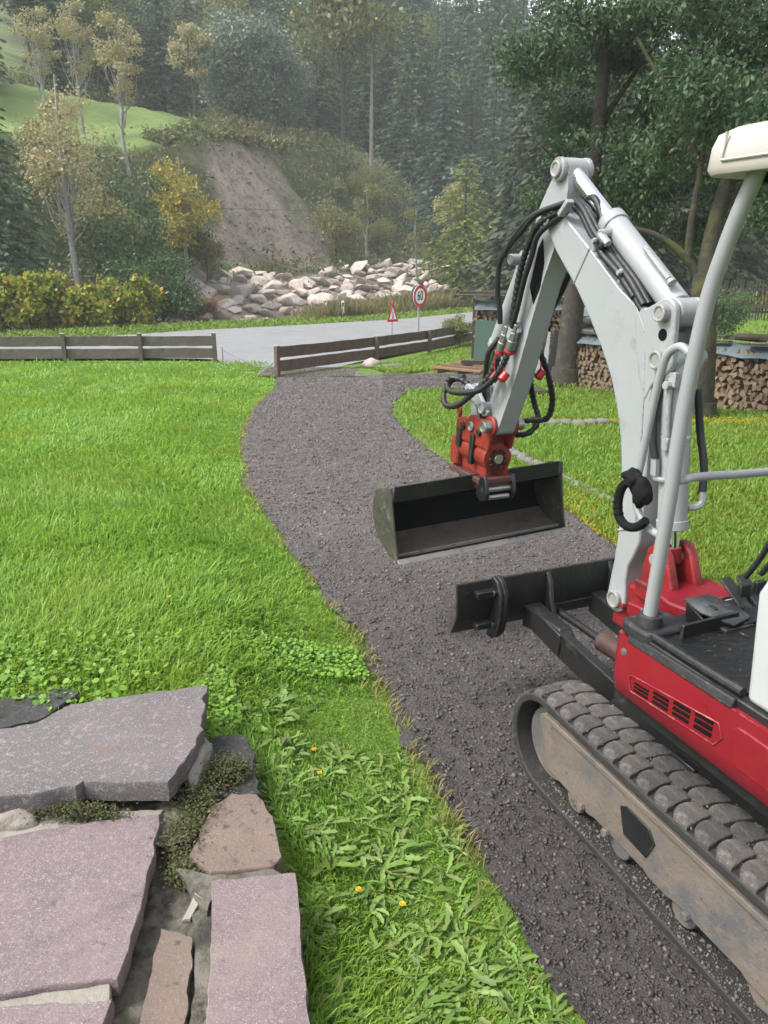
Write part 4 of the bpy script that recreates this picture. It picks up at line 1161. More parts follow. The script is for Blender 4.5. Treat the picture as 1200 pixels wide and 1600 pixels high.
for k, (x, z) in enumerate(((.078, .045), (.080, .018), (.074, -.010), (.064, -.036))):
    part(MB().ring((x, .05, z), (.1 + .12 * k, 0, 1), .019, .0045, 16), 'number_dial', 'ink', LK, 0, smooth=60)

# ------------------------------------------------------------------ stone wall at the lower left
SW = empty('stone_wall', (-.9, 1.9, .1))
tag(SW, 'low crumbling garden wall capped with flat reddish stone slabs at lower left', 'wall')
WO = Vector((-.9, 1.9, .1))
def slab(name, outline, z, th, mat, tilt=(0, 0), label=None, jag=.008, parent=SW, org=WO, seed=0):
    """irregular flat stone: broken outline, chipped upper edge, uneven side faces"""
    rnd = random.Random(seed)
    P = [Vector((x, y)) for x, y in outline]
    pts = []
    for i, p in enumerate(P):
        q = P[(i + 1) % len(P)]
        m = max(2, int((q - p).length / .022))
        nrm_ = Vector(((q - p).y, -(q - p).x)).normalized()
        for k in range(m):
            t = k / m
            w = (noise.noise(Vector((p.x * 9 + t * (q - p).length * 14, p.y * 9, seed))) * jag * 1.6 + rnd.uniform(-1, 1) * jag * .3) if k else 0
            pts.append(p.lerp(q, t) + nrm_ * w)
    c = sum(P, Vector((0, 0))) / len(P)
    n = len(pts)
    def zt(x, y):
        return z + (x - c.x) * tilt[0] + (y - c.y) * tilt[1] + noise.noise(Vector((x * 5, y * 5, seed))) * .003
    vs, fs = [], []
    lay = [(0.985, 0), (.996, -.0035), (1.0, -.010), (1.0 + .004, -th * .5), (.985, -th)]
    for (k, dz) in lay:
        for p in pts:
            d = p - c
            kk = 1 - (1 - k) * (.25 / max(.1, d.length)) if k < 1 else k
            j = rnd.uniform(-.003, .003) if dz < -.002 else 0
            q = c + d * (kk + j)
            vs.append((q.x - org.x, q.y - org.y, zt(q.x, q.y) + dz + (rnd.uniform(-.002, .002) if dz else 0) - org.z))
    for a in range(len(lay) - 1):
        for b in range(n):
            fs.append((a * n + b, (a + 1) * n + b, (a + 1) * n + (b + 1) % n, a * n + (b + 1) % n))
    fs.append(tuple(range(n)))
    fs.append(tuple((len(lay) - 1) * n + b for b in range(n - 1, -1, -1)))
    mb = MB().add(vs, fs)
    o = obj(name, mb.mesh(name, 30), M[mat], parent)
    if label: o['label'] = label
    return o
slab('capstone', [(-1.55, 2.40), (-1.30, 2.49), (-1.224, 2.613), (-1.038, 2.655), (-.713, 2.732), (-.70, 2.60), (-.655, 2.40), (-.672, 2.22), (-.70, 2.085), (-.84, 2.09), (-.985, 2.105), (-1.0, 2.075), (-1.25, 2.03), (-1.5, 2.0)], .36, .075, 'stone', (.035, -.045), 'large tilted grey-purple slab, loose and raised on its near side', .010, seed=1)
slab('capstone', [(-1.22, 1.947), (-1.024, 2.005), (-.731, 2.060), (-.695, 1.86), (-.665, 1.54), (-.668, 1.455), (-.80, 1.44), (-.938, 1.412), (-1.05, 1.405), (-1.30, 1.90)], .28, .06, 'stone2', (.0, .0), 'broad plum-coloured slab with pale flecks below the tilted slab', .006, seed=2)
slab('capstone', [(-1.05, 1.375), (-.928, 1.378), (-.66, 1.400), (-.64, 1.15), (-.95, 1.10)], .285, .06, 'stone2', (0, 0), 'plum slab cut off by the lower left corner', .006, seed=3)
slab('capstone', [(-.505, 1.790), (-.262, 1.820), (-.226, 1.62), (-.174, 1.346), (-.15, 1.10), (-.40, 1.10), (-.424, 1.346), (-.46, 1.58)], .27, .07, 'stone2', (.0, .0), 'long narrow pinkish slab beside the weeds', .004, seed=4)
slab('capstone', [(-.575, 2.12), (-.52, 2.19), (-.437, 2.185), (-.362, 2.075), (-.312, 1.90), (-.33, 1.862), (-.517, 1.835), (-.60, 1.90)], .255, .06, 'stone3', (.0, .02), 'small rounded brown capstone', .006, seed=5)
slab('capstone', [(-.715, 2.50), (-.64, 2.565), (-.563, 2.575), (-.480, 2.43), (-.43, 2.235), (-.52, 2.20), (-.62, 2.22), (-.69, 2.25)], .225, .09, 'stonedark', (.0, .03), 'dark lichen-flecked stone under the corner of the tilted slab', .018, seed=6)
slab('capstone', [(-.62, 1.66), (-.525, 1.63), (-.485, 1.40), (-.47, 1.12), (-.565, 1.12), (-.60, 1.41)], .225, .05, 'stone3', (0, .02), 'narrow brown stone sunk in the joint', .008, seed=7)
slab('capstone', [(-1.75, 2.80), (-1.42, 2.93), (-1.30, 2.88), (-1.38, 2.70), (-1.60, 2.60)], .215, .05, 'stonedark', (.05, 0), 'dark slab edge behind the tilted slab', .012, seed=8)
slab('mortar_bed', [(-.63, 1.86), (-.515, 1.83), (-.33, 1.855), (-.255, 1.80), (-.50, 1.77), (-.50, 1.70)], .248, .05, 'mortar', (0, 0), seed=9)
slab('mortar_joint', [(-1.02, 1.418), (-.80, 1.45), (-.69, 1.462), (-.67, 1.40), (-.85, 1.37), (-1.0, 1.36)], .262, .04, 'mortarpale', (0, 0), seed=10)
slab('mortar_joint', [(-1.30, 2.08), (-.98, 2.09), (-.73, 2.10), (-.74, 2.04), (-1.0, 1.99), (-1.28, 1.94)], .262, .05, 'mortarpale', (0, 0), seed=11)
slab('mortar_joint', [(-.52, 1.80), (-.495, 1.78), (-.45, 1.58), (-.415, 1.346), (-.39, 1.10), (-.46, 1.10), (-.475, 1.40), (-.515, 1.62), (-.55, 1.74)], .225, .05, 'mortar', (0, 0), seed=12)
def lump(name, c, r, mat, parent, seed, sub=3, amp=.35, org=Vector((0, 0, 0))):
    bm = bmesh.new()
    bmesh.ops.create_icosphere(bm, subdivisions=sub, radius=1)
    for v in bm.verts:
        k = 1 + noise.noise(v.co * 1.4 + Vector((seed, 0, 0))) * amp + noise.noise(v.co * 4.3 + Vector((seed, 5, 0))) * amp * .4
        v.co = Vector((v.co.x * r[0], v.co.y * r[1], v.co.z * r[2])) * k + Vector(c) - org
    me = bpy.data.meshes.new(name); bm.to_mesh(me); bm.free()
    me.polygons.foreach_set('use_smooth', [True] * len(me.polygons))
    return obj(name, me, M[mat], parent)
lump('mortar_lump', (-1.20, 2.045, .265), (.09, .05, .045), 'mortarpale', SW, 3., org=WO)
lump('mortar_lump', (-.665, 2.33, .27), (.035, .13, .05), 'mortarpale', SW, 5., org=WO)
def joint_fill(name, x0, x1, y0, y1, z0, amp, mat, sc=14):
    me, X, Y, Z = grid_mesh(name, np.linspace(x0, x1, 40) - WO.x, np.linspace(y0, y1, 90) - WO.y,
                            lambda x, y: z0 - WO.z + (fbm(x * sc, y * sc, 4) - .5) * amp + (fbm(x * 60, y * 60, 2) - .5) * .008)
    return obj(name, me, M[mat], SW)
joint_fill('joint_fill', -.74, -.40, 1.05, 2.20, .185, .085, 'mortar')
joint_fill('joint_fill', -1.5, -.6, 1.95, 2.15, .25, .05, 'mortar', 18)
core = MB().prismz([(-.24, 1.75), (-.30, 1.0), (-1.5, 1.0), (-1.8, 1.9), (-1.75, 2.65), (-.80, 2.62), (-.52, 2.40), (-.38, 2.05)], -.1, .19)
core.v = [(x - WO.x, y - WO.y, z - WO.z) for x, y, z in core.v]
part(core, 'wall_core', 'mortar', SW, .02)
chip = slab('stone_chip', [(-.575, 1.70), (-.548, 1.765), (-.522, 1.745), (-.55, 1.70)], .232, .012, 'mortarpale', (.3, .5), None, .002, None, Vector((0, 0, 0)), 20)
tag(chip, 'small white stone chip lying in the wall joint', 'stone chip')

# ------------------------------------------------------------------ grass blades and weeds (numpy)
def blades(name, P, ang, h, lean, w, mat):
    """P (n,3) roots; blade curves over by lean in direction ang"""
    n = len(P)
    d = np.stack([np.cos(ang), np.sin(ang), np.zeros(n)], 1)
    tw = ang + 1.57 + (RNG.random(n) - .5) * 1.6
    s = np.stack([np.cos(tw), np.sin(tw), np.zeros(n)], 1)
    V = np.empty((n, 7, 3))
    for i, t in enumerate((0., .45, .8)):
        c = P + d * (lean * t * t)[:, None] * h[:, None] + np.array([0, 0, 1.]) * (h * (t - .28 * lean * t * t))[:, None]
        ww = (w * (1 - .45 * t * t))[:, None]
        V[:, 2 * i] = c - s * ww
        V[:, 2 * i + 1] = c + s * ww
    V[:, 6] = P + d * (lean * h)[:, None] + np.array([0, 0, 1.]) * (h * (1 - .42 * lean))[:, None]
    k = (np.arange(n) * 7)[:, None]
    q = np.concatenate([k + np.array([0, 1, 3, 2]), k + np.array([2, 3, 5, 4])])
    t = k + np.array([4, 5, 6])
    return obj(name, np_mesh(name, V.reshape(-1, 3), [q, t]), mat)

def in_wall(x, y):
    return (y < np.interp(x, [-1.9, -1.3, -.71, -.66, -.45, -.30, -.23, -.15, -.14], [2.95, 2.72, 2.74, 2.55, 2.45, 2.02, 1.75, 1.1, 0])) & (x < -.15)

def scatter_lawn(n, y0, y1, side):
    y = y0 * np.exp(RNG.random(n) * math.log(y1 / y0))
    if side < 0:
        x0 = np.maximum(-.60 * y - .3, -11.5)
        x1 = left_x(y) + .03
    else:
        x0 = right_x(y) - .02
        x1 = .58 * y + .4
    x = x0 + (x1 - x0) * RNG.random(n)
    return x, y

GRASS_N = 172000
x, y = scatter_lawn(GRASS_N, 1.0, 19.9, -1)
k = ~in_wall(x, y) & (x < left_x(y) + .03)
edge = left_x(y) - x
# thin out the weedy strip between wall and drive, and dry margin
strip_ = (y < 3.0) & (edge < .95)

k &= RNG.random(len(x)) < sstep(-.03, .10, edge + .07 * (fbm(x * 9, y * 9, 2) - .5) * 2)
x, y, edge = x[k], y[k], edge[k]
tall = .35 + .65 * sstep(.1, .9, edge)
tall = np.where(y < 3.2, tall * (.45 + .55 * sstep(.5, 1.1, edge)), tall)
clump = fbm(x * 1.7 + 3, y * 1.7, 3)
h = (.055 + .075 * RNG.random(len(x))) * tall * (.6 + .95 * clump)
h = np.where(RNG.random(len(x)) < .04, h * 1.6, h)
ang = 6.283 * fbm(x * .8, y * .8 + 9, 2) * 1.6 + RNG.normal(0, 1.1, len(x))
lean = np.clip(RNG.normal(.55, .3, len(x)), 0, 1.25)
w = .0012 + .00064 * y
g_ = blades('lawn_grass', np.stack([x, y, terrain(x, y) - .004], 1), ang, h, lean, w, M['grass'])
tag(g_, 'tall wet bright green lawn grass filling the left garden', 'grass', kind='stuff')

x, y = scatter_lawn(72000, 3.3, 14.6, 1)
rx_ = right_x(y)
k = (x > rx_ + .02) & (RNG.random(len(x)) < .25 + .75 * sstep(.0, .5, x - rx_))
ymoss = np.abs(y - (10.25 + .04 * (x - 1.6))) < .28
k &= ~(ymoss & (x > 1.55) & (RNG.random(len(x)) < .9))
k &= ~((x > 3.75) & (y > 14.9 - (x - 3.8) * 2.1))
x, y = x[k], y[k]
h = (.04 + .05 * RNG.random(len(x))) * (.6 + .9 * fbm(x * 1.7 + 3, y * 1.7, 3))
ang = RNG.random(len(x)) * 6.283
b_ = blades('side_lawn_grass', np.stack([x, y, terrain(x, y) - .004], 1), ang, h, np.clip(RNG.normal(.5, .3, len(x)), 0, 1.2), .0013 + .0007 * y, M['grassR'])
tag(b_, 'short green grass on the lawn right of the drive', 'grass', kind='stuff')

# moss band and mossy margin on the right lawn
n = 8000
x = 1.5 + 5 * RNG.random(n); y = 10.25 + .04 * (x - 1.6) + RNG.normal(0, .13, n)
k = x < .58 * y + .3
x2 = right_x(yy_ := 3.8 + 3.6 * RNG.random(12000)) + np.abs(RNG.normal(0, .42, 12000)); y2 = yy_
x = np.concatenate([x[k], x2]); y = np.concatenate([y[k], y2])
tag(blades('moss_tufts', np.stack([x, y, terrain(x, y) - .003], 1), RNG.random(len(x)) * 6.28, .02 + .03 * RNG.random(len(x)), .6 * np.ones(len(x)), .0016 + .0009 * y, M['moss']), 'yellow green moss and short tufts along the lawn ledge and drive margin', 'moss', kind='stuff')

# dry straw-coloured margin along the drive
n = 2600
y = 1.3 * np.exp(RNG.random(n) * math.log(14 / 1.3)); x = left_x(y) - np.abs(RNG.normal(0, .06, n)) + .03
kk = fbm(x * 4, y * 4, 3) > .43 + .15 * RNG.random(n); x, y = x[kk], y[kk]; n = len(x)
tag(blades('dry_margin_grass', np.stack([x, y, terrain(x, y)], 1), RNG.normal(0, 1.2, n), .02 + .05 * RNG.random(n), np.clip(RNG.normal(.8, .3, n), .1, 1.3), .0011 + .0005 * y, M['drygrass']), 'dry yellowed grass fringe along the drive edge', 'grass', kind='stuff')

# far grass: strip behind the spur, road verges
def band(n, f):
    P = np.array([f() for _ in range(n)]); return P[:, 0], P[:, 1]
def poly_sample(n, quad):
    a, b = RNG.random((n, 1)), RNG.random((n, 1))
    q = np.array(quad, float)
    P = (q[0] * (1 - a) + q[1] * a) * (1 - b) + (q[3] * (1 - a) + q[2] * a) * b
    return P[:, 0], P[:, 1]
for nm, quad, n, hh, lab in (
        ('back_lawn_grass', [(-.3, 18.6), (.2, 16.9), (4.2, 22.5), (2.9, 25.9)], 12000, .10, 'green grass strip between gravel spur and brown fence'),
        ('pile_lawn_grass', [(1.0, 14.9), (6.0, 14.6), (9.0, 22.0), (2.6, 18.6)], 9000, .10, 'grass around the tree and wood stacks'),
        ('rear_garden_grass', [(6.0, 15.0), (8, 11.0), (24, 36.), (10., 36.)], 7000, .16, 'grass behind the long firewood stack')):
    x, y = poly_sample(n, quad)
    k = ~((y < 17.2) & (x < np.interp(y, [14.2, 15.0, 16.2, 17.2], [.5, 2.7, 2.9, 2.2])))
    x, y = x[k], y[k]
    tag(blades(nm, np.stack([x, y, terrain(x, y)], 1), RNG.random(len(x)) * 6.28, hh * (.5 + RNG.random(len(x))), .6 * np.ones(len(x)), .001 + .0007 * y, M['grassR']), lab, 'grass', kind='stuff')
fa = np.array(smooth_path([(p[0], p[1], 0) for p in far], 6))[:, :2]
def along_far(n, d0, d1):
    k = RNG.random(n) * (len(fa) - 2); i = k.astype(int); f = (k - i)[:, None]
    p = fa[i] * (1 - f) + fa[i + 1] * f
    t = fa[i + 1] - fa[i]; t /= np.linalg.norm(t, axis=1)[:, None]
    nn = np.stack([-t[:, 1], t[:, 0]], 1)
    return (p + nn * (d0 + (d1 - d0) * RNG.random(n))[:, None]).T
x, y = along_far(18000, -.15, 4.2)
k = (np.abs(x / y) < .6) & (y > 18)
x, y = x[k], y[k]
tag(blades('verge_grass', np.stack([x, y, np.maximum(terrain(x, y), -.75)], 1), RNG.random(len(x)) * 6.28, .15 + .2 * RNG.random(len(x)), .6 * np.ones(len(x)), .005 + .0008 * y, M['verge']), 'light green grass verge on the far side of the road', 'grass', kind='stuff')
x, y = along_far(60000, 2.8, 9.)
s_ = .53 * x + .85 * y
k = (x / y > -.12 + .12 * RNG.random(len(x))) & (x / y < .62) & (y > 25) & (fbm(x * .35, y * .35, 2) > .38)
x, y = x[k], y[k]
tag(blades('tall_weeds', np.stack([x, y, terrain(x, y)], 1), RNG.random(len(x)) * 6.28, (.45 + .65 * RNG.random(len(x))) * (.5 + fbm(x * .5, y * .5, 3)), .25 + .3 * RNG.random(len(x)), .005 + .0003 * y, M['weedtall']), 'tall brownish weeds along the stream bank', 'weeds', kind='stuff')

# broad-leaved weeds: toothed rosette leaves
def weed_leaves(name, C, nleaf, L, Wd, mat, up=.5):
    """rosettes at C; each leaf a bent strip with lobed edge"""
    seg = 8
    Vs, Fq = [], []
    base = 0
    for c0, l0 in zip(C, L):
        m = int(nleaf * RNG.uniform(.7, 1.3))
        a0 = RNG.random() * 6.28
        for i in range(m):
            a = a0 + i * 6.283 / m + RNG.normal(0, .25)
            l = l0 * RNG.uniform(.6, 1.15)
            wd = l * Wd * RNG.uniform(.75, 1.25)
            el = up * RNG.uniform(.5, 1.5)
            bend = RNG.normal(0, .38)
            c = c0 + np.array([RNG.normal(0, .006), RNG.normal(0, .006), 0])
            roll = RNG.normal(0, .4)
            for j in range(seg + 1):
                t = j / seg
                r = l * t
                aa = a + bend * t
                d = np.array([math.cos(aa), math.sin(aa), 0.]); s = np.array([-d[1], d[0], 0.])
                p = c + d * (r * math.cos(el * (1 - .9 * t))) + np.array([0, 0, 1.]) * (l * (math.sin(el) * t - .55 * el * t * t))
                ww = wd * (.14 + 1.0 * t ** .9) * math.sqrt(max(0., 1 - t ** 3)) * (1.0 if j % 2 else .62)
                f = np.array([0, 0, 1.]) * ww * .35
                o = s * ww * math.cos(roll); ov = np.array([0, 0, 1.]) * ww * math.sin(roll)
                Vs += [p - o - ov + f, p, p + o + ov + f]
            for j in range(seg):
                b = base + 3 * j
                Fq += [(b, b + 1, b + 4, b + 3), (b + 1, b + 2, b + 5, b + 4)]
            base += 3 * (seg + 1)
    me = np_mesh(name, np.array(Vs), [np.array(Fq)])
    me.polygons.foreach_set('use_smooth', [True] * len(me.polygons))
    return obj(name, me, mat)
def strip_pts(n, y0, y1, e0, e1):
    y = y0 * np.exp(RNG.random(n) * math.log(y1 / y0)); lx = left_x(y)
    e = e0 + (e1 - e0) * RNG.random(n)
    x = lx - e
    k = ~in_wall(x + .02, y)
    x, y = x[k], y[k]
    return np.stack([x, y, terrain(x, y)], 1)
C = strip_pts(640, 1.15, 2.75, .04, 1.0)
o = weed_leaves('dandelion_weeds', C, 7, 0.03 + .068 * RNG.random(len(C)) ** 1.5, .165, M['weed'], .6)
tag(o, 'dandelion and plantain leaves crowding the strip between wall and drive', 'weeds', kind='stuff')
C = strip_pts(130, 2.6, 4.2, .3, 1.6)
tag(weed_leaves('lawn_weeds', C, 5, .04 + .05 * RNG.random(len(C)), .26, M['weed'], .6), 'scattered broad weed leaves in the lawn beyond the tilted slab', 'weeds', kind='stuff')
# round-leaved ground cover: clover by the drive, creeping leaves behind the slab
def round_leaves(name, P, size, mat):
    n = len(P)
    a = np.arange(6) * 1.0472
    nrm = RNG.normal(0, .45, (n, 3)); nrm[:, 2] = 1; nrm /= np.linalg.norm(nrm, axis=1)[:, None]
    u = np.cross(nrm, np.array([0, 1., 0])); u /= np.linalg.norm(u, axis=1)[:, None]
    v = np.cross(nrm, u)
    V = P[:, None, :] + size[:, None, None] * (u[:, None, :] * np.cos(a)[None, :, None] + v[:, None, :] * np.sin(a)[None, :, None])
    return obj(name, np_mesh(name, V.reshape(-1, 3), [(np.arange(n) * 6)[:, None] + np.arange(6)]), mat)
n = 9000
y = 2.55 + 1.1 * RNG.random(n); x = left_x(y) - .05 - .9 * RNG.random(n)
k = (fbm(x * 2.5, y * 2.5, 2) > .42) & ~in_wall(x, y)
x, y = x[k], y[k]
tag(round_leaves('clover_patch', np.stack([x, y, terrain(x, y) + .01 + .045 * RNG.random(len(x))], 1), .006 + .006 * RNG.random(len(x)), M['clover']), 'clover patch beside the drive', 'clover', kind='stuff')
n = 4200
x = -2.0 + 1.0 * RNG.random(n); y = 2.75 + .75 * RNG.random(n)
k = ~in_wall(x, y) & (RNG.random(n) < 1.2 - (x + 2.0))
x, y = x[k], y[k]
tag(round_leaves('creeping_leaves', np.stack([x, y, terrain(x, y) + .02 + .07 * RNG.random(len(x))], 1), .007 + .012 * RNG.random(len(x)) ** 2, M['clover']), 'pale creeping leaves behind the tilted slab', 'ground cover', kind='stuff')
# thyme cushions in the wall joints
def cushion(name, spots, n, label):
    P, S = [], []
    for (cx, cy, cz, rx, ry, rz) in spots:
        q = RNG.normal(0, .5, (n, 3))
        P.append(np.array([cx, cy, cz]) + q * np.array([rx, ry, rz]))
    P = np.concatenate(P)
    P[:, 2] = np.maximum(P[:, 2], .17)
    tag(round_leaves(name, P, .0020 + .0028 * RNG.random(len(P)), M['thyme']), label, 'plant', kind='stuff')
cushion('thyme_cushion', [(-.66, 2.30, .24, .09, .10, .05), (-.63, 2.14, .245, .08, .10, .05), (-.635, 2.00, .235, .07, .09, .045), (-.60, 1.88, .22, .05, .05, .03), (-.56, 2.33, .25, .07, .06, .03)], 3200, 'dense dark green thyme filling the joint right of the slabs')
cushion('creeping_thyme', [(-1.02, 2.055, .30, .12, .03, .03), (-.95, 2.05, .29, .10, .03, .025)], 900, 'grey green thyme sprigs below the tilted slab')
cushion('sedum_tuft', [(-1.68, 2.72, .25, .10, .07, .03)], 700, 'small grey green tuft at the left end of the wall')
# single yellow dandelion flowers
def flower(x, y, hgt, lab):
    z0 = tz(x, y)
    f = empty('dandelion_flower', (x, y, z0)); tag(f, lab, 'flower', 'yellow dandelion flowers in the grass')
    part(MB().tube([(0, 0, 0), (.004, .002, hgt * .5), (.006, 0, hgt)], .0018, 6), 'stem', M['weed'], f, 0)
    mb = MB()
    for r_, hz_, m in ((.009, .003, 12), (.0065, .005, 10), (.0035, .0065, 7)):
        for i in range(m):
            a = 6.283 * i / m
            c_, s_ = math.cos(a), math.sin(a)
            mb.add([(.006, 0, hgt), (.006 + c_ * r_ - s_ * .0022, s_ * r_ + c_ * .0022, hgt + hz_), (.006 + c_ * r_ + s_ * .0022, s_ * r_ - c_ * .0022, hgt + hz_)], [(0, 1, 2)])
    part(mb, 'petals', M['petal'], f, 0, smooth=0)
flower(-1.16, 3.765, .13, 'yellow dandelion flower alone in the tall lawn grass')
flower(-.285, 2.60, .085, 'yellow dandelion flower near the dark wall stone, farther of two')
flower(-.25, 2.45, .085, 'yellow dandelion flower near the dark wall stone, nearer of two')
flower(-.085, 1.88, .085, 'yellow flower in the weeds beside the pinkish slab, left one')
flower(.05, 1.86, .08, 'yellow flower in the weeds beside the pinkish slab, right one')

# ------------------------------------------------------------------ border stones, ledge, mound
BS = empty('border_stones', (1.67, 7.43, tz(1.67, 7.43)))
tag(BS, 'row of mossy grey edging stones between drive and right lawn', 'edging')
bpts = smooth_path([(1.15, 9.3, 0), (1.34, 8.71, 0), (1.50, 8.05, 0), (1.70, 7.43, 0), (1.88, 6.85, 0), (2.05, 6.36, 0), (2.2, 5.8, 0)], 4)
for i, p in enumerate(bpts):
    lump('edging_stone', (p[0] - 1.67, p[1] - 7.43, .015), (.05 + .035 * random.random(), .09 + .05 * random.random(), .045), 'concrete', BS, i * 2.3, 2)
LG = empty('stone_ledge', (1.9, 10.0, tz(1.9, 10.)))
tag(LG, 'low grey stone ledge below the yellow moss band', 'ledge')
for i in range(9):
    lump('ledge_stone', (-.35 + i * .17, .05 * random.uniform(-1, 1) + .006 * i, .03), (.12, .09, .05), 'concrete', LG, 30 + i * 1.7, 2)
lump('soil_mound', (2.15, 14.0, tz(2.15, 14.0) + .02), (.75, .5, .16), 'soil', None, 77., 3)
tag(bpy.data.objects['soil_mound'], 'low mound of bare soil and grass behind the bucket arm', 'mound')
FS = lump('white_rock', (-.30, 18.9, tz(-.3, 18.9) + .08), (.22, .18, .15), 'boulder', None, 90., 2)
tag(FS, 'pale rock at the foot of the brown fence', 'rock')
FS = lump('flat_rock', (.15, 18.6, tz(.15, 18.6) + .03), (.40, .25, .09), 'concrete', None, 95., 2)
tag(FS, 'flat mossy rock right of the pale rock by the fence', 'rock')

# ------------------------------------------------------------------ board fences
def board_mesh(L, h=.26, th=.03, sag=0., seed=0):
    rnd = random.Random(seed)
    mb = MB(); n = 12
    vs, fs = [], []
    for i in range(n + 1):
        x = L * i / n
        dz0, dz1 = rnd.uniform(-.006, .006), rnd.uniform(-.006, .006)
        for y, z in ((-th / 2, -h / 2 + dz0), (th / 2, -h / 2 + dz0), (th / 2, h / 2 + dz1), (-th / 2, h / 2 + dz1)):
            vs.append((x, y, z + sag * math.sin(math.pi * i / n)))
    for i in range(n):
        for k in range(4):
            fs.append((i * 4 + k, (i + 1) * 4 + k, (i + 1) * 4 + (k + 1) % 4, i * 4 + (k + 1) % 4))
    fs += [(3, 2, 1, 0), tuple(n * 4 + k for k in range(4))]
    return mb.add(vs, fs)
def board_fence(name, pts, zs, label, h=.25, gap=.055, hp=.72, low=.06, mat='fence', rear=0):
    f = empty(name, (pts[0][0], pts[0][1], zs[0])); tag(f, label, 'fence')
    o = Vector((pts[0][0], pts[0][1], zs[0]))
    for i, (p, z) in enumerate(zip(pts, zs)):
        d = Vector((p[0], p[1], z)) - o
        a = Vector(pts[min(i + 1, len(pts) - 1)]) - Vector(pts[max(i - 1, 0)])
        ang_ = math.atan2(a.y, a.x)
        po = part(MB().box((0, 0, hp / 2 - .3), (.10, .085, hp + .6)), 'post', mat, f, .006)
        po.location = d + Vector((math.sin(ang_), -math.cos(ang_), 0)) * (.06 if not rear else -.06)
        po.rotation_euler = (0, 0, ang_)
        part(MB().box((0, 0, hp + .008), (.105, .09, .012)), 'post_cap', 'fencecap', po, .002)
    for i in range(len(pts) - 1):
        p, q = Vector((pts[i][0], pts[i][1], zs[i])), Vector((pts[i + 1][0], pts[i + 1][1], zs[i + 1]))
        L = (q - p).length
        for r_ in range(2):
            b = board_mesh(L * .998, h, .03, random.uniform(-.01, .01), i * 3 + r_)
            bo_ = part(b, 'board', mat, f, .003)
            bo_.location = p - o + Vector((0, 0, low + h / 2 + r_ * (h + gap)))
            dd = q - p
            bo_.rotation_euler = (0, -math.atan2(dd.z, math.hypot(dd.x, dd.y)), math.atan2(dd.y, dd.x))
    return f
lp_ = [(-13.9, 19.75), (-12.0, 19.82), (-10.05, 19.9), (-8.17, 19.97), (-6.24, 20.05), (-4.36, 20.12)]
board_fence('board_fence', lp_, [-.575] * len(lp_), 'grey-brown two-board wooden fence along the far left lawn edge', .25, .06, .70, .07, 'fenceL')
rp_ = [(-2.35, 16.75), (-.23, 20.0), (1.26, 22.5), (2.85, 25.2), (4.4, 27.8)]
board_fence('board_fence', rp_, [-.49, -.60, -.665, -.68, -.68], 'reddish-brown two-board wooden fence right of the drive entrance', .24, .06, .66, .10, 'fence')
part(MB().cyl((-4.17, 20.1, -.8), (-4.17, 20.1, -.22), .015, n=8), 'metal_stake', 'galv', None, 0)
tag(bpy.data.objects['metal_stake'], 'thin metal stake at the end of the left fence', 'stake')
rope = smooth_path([(-4.17, 20.1, -.30), (-3.6, 19.2, -.40), (-3.0, 18.1, -.42), (-2.6, 17.3, -.34), (-2.38, 16.85, -.18)], 8)
tag(part(MB().tube(rope, .008, 6), 'rope', 'blue_rope', None, 0), 'thin blue rope strung across the drive entrance', 'rope')
tag(part(MB().tube(smooth_path([(-4.3, 19.6, -.58), (-3.9, 18.9, -.55), (-3.5, 18.3, -.55), (-3.3, 17.7, -.52), (-2.9, 17.3, -.50)], 6), .02, 6), 'hose_end', 'blue_rope', None, 0), 'crumpled pale blue hose lying at the lawn corner', 'hose')

# ------------------------------------------------------------------ road signs
def text_mesh(txt, size, name):
    cu = bpy.data.curves.new(name, 'FONT')
    cu.body = txt; cu.size = size; cu.align_x = 'CENTER'; cu.align_y = 'CENTER'; cu.extrude = .002
    o = bpy.data.objects.new('tmp', cu); COL.objects.link(o)
    dg = bpy.context.evaluated_depsgraph_get()
    me = bpy.data.meshes.new_from_object(o.evaluated_get(dg))
    bpy.data.objects.remove(o)
    return me
def disc(r0, r1, y0, y1, n=40):
    mb = MB()
    vs, fs = [], []
    for y in (y0, y1):
        for i in range(n):
            a = 6.2832 * i / n
            vs.append((math.cos(a) * r1, y, math.sin(a) * r1))
    if r0:
        for y in (y0, y1):
            for i in range(n):
                a = 6.2832 * i / n
                vs.append((math.cos(a) * r0, y, math.sin(a) * r0))
    for i in range(n):
        j = (i + 1) % n
        fs.append((i, j, n + j, n + i))
        if r0:
            fs += [(2 * n + j, 2 * n + i, 3 * n + i, 3 * n + j), (j, i, 2 * n + i, 2 * n + j), (n + i, n + j, 3 * n + j, 3 * n + i)]
    if not r0:
        fs += [tuple(range(n)), tuple(range(2 * n - 1, n - 1, -1))]
    return mb.add(vs, fs)
SG = empty('speed_sign', (1.17, 26.0, -.7), R(48)); tag(SG, 'round red-rimmed 60 speed limit sign on a grey post behind the fence', 'road sign')
part(MB().cyl((.0, .05, 0), (.0, .05, 1.75), .035, n=14), 'post', 'galv', SG, 0)
s1 = part(disc(0, .345, -.012, .0), 'sign_plate', 'signwhite', SG, 0); s1.location = (0, 0, 1.46)
s2 = part(disc(.245, .345, -.019, -.0125), 'red_rim', 'signred', s1, 0)
t60 = obj('lettering', text_mesh('60', .36, 'digits'), M['ink'], s1); t60.rotation_euler = (R(90), 0, 0); t60.location = (0, -.020, .0); t60.scale = (.82, 1.2, 1)
s3 = part(disc(0, .34, .10, .115), 'rear_plate', 'signgrey', SG, 0); s3.location = (0.0, 0, 1.46)
TS = empty('warning_sign', (.27, 25.0, -.68), R(40)); tag(TS, 'small triangular red-bordered warning sign left of the speed sign', 'road sign')
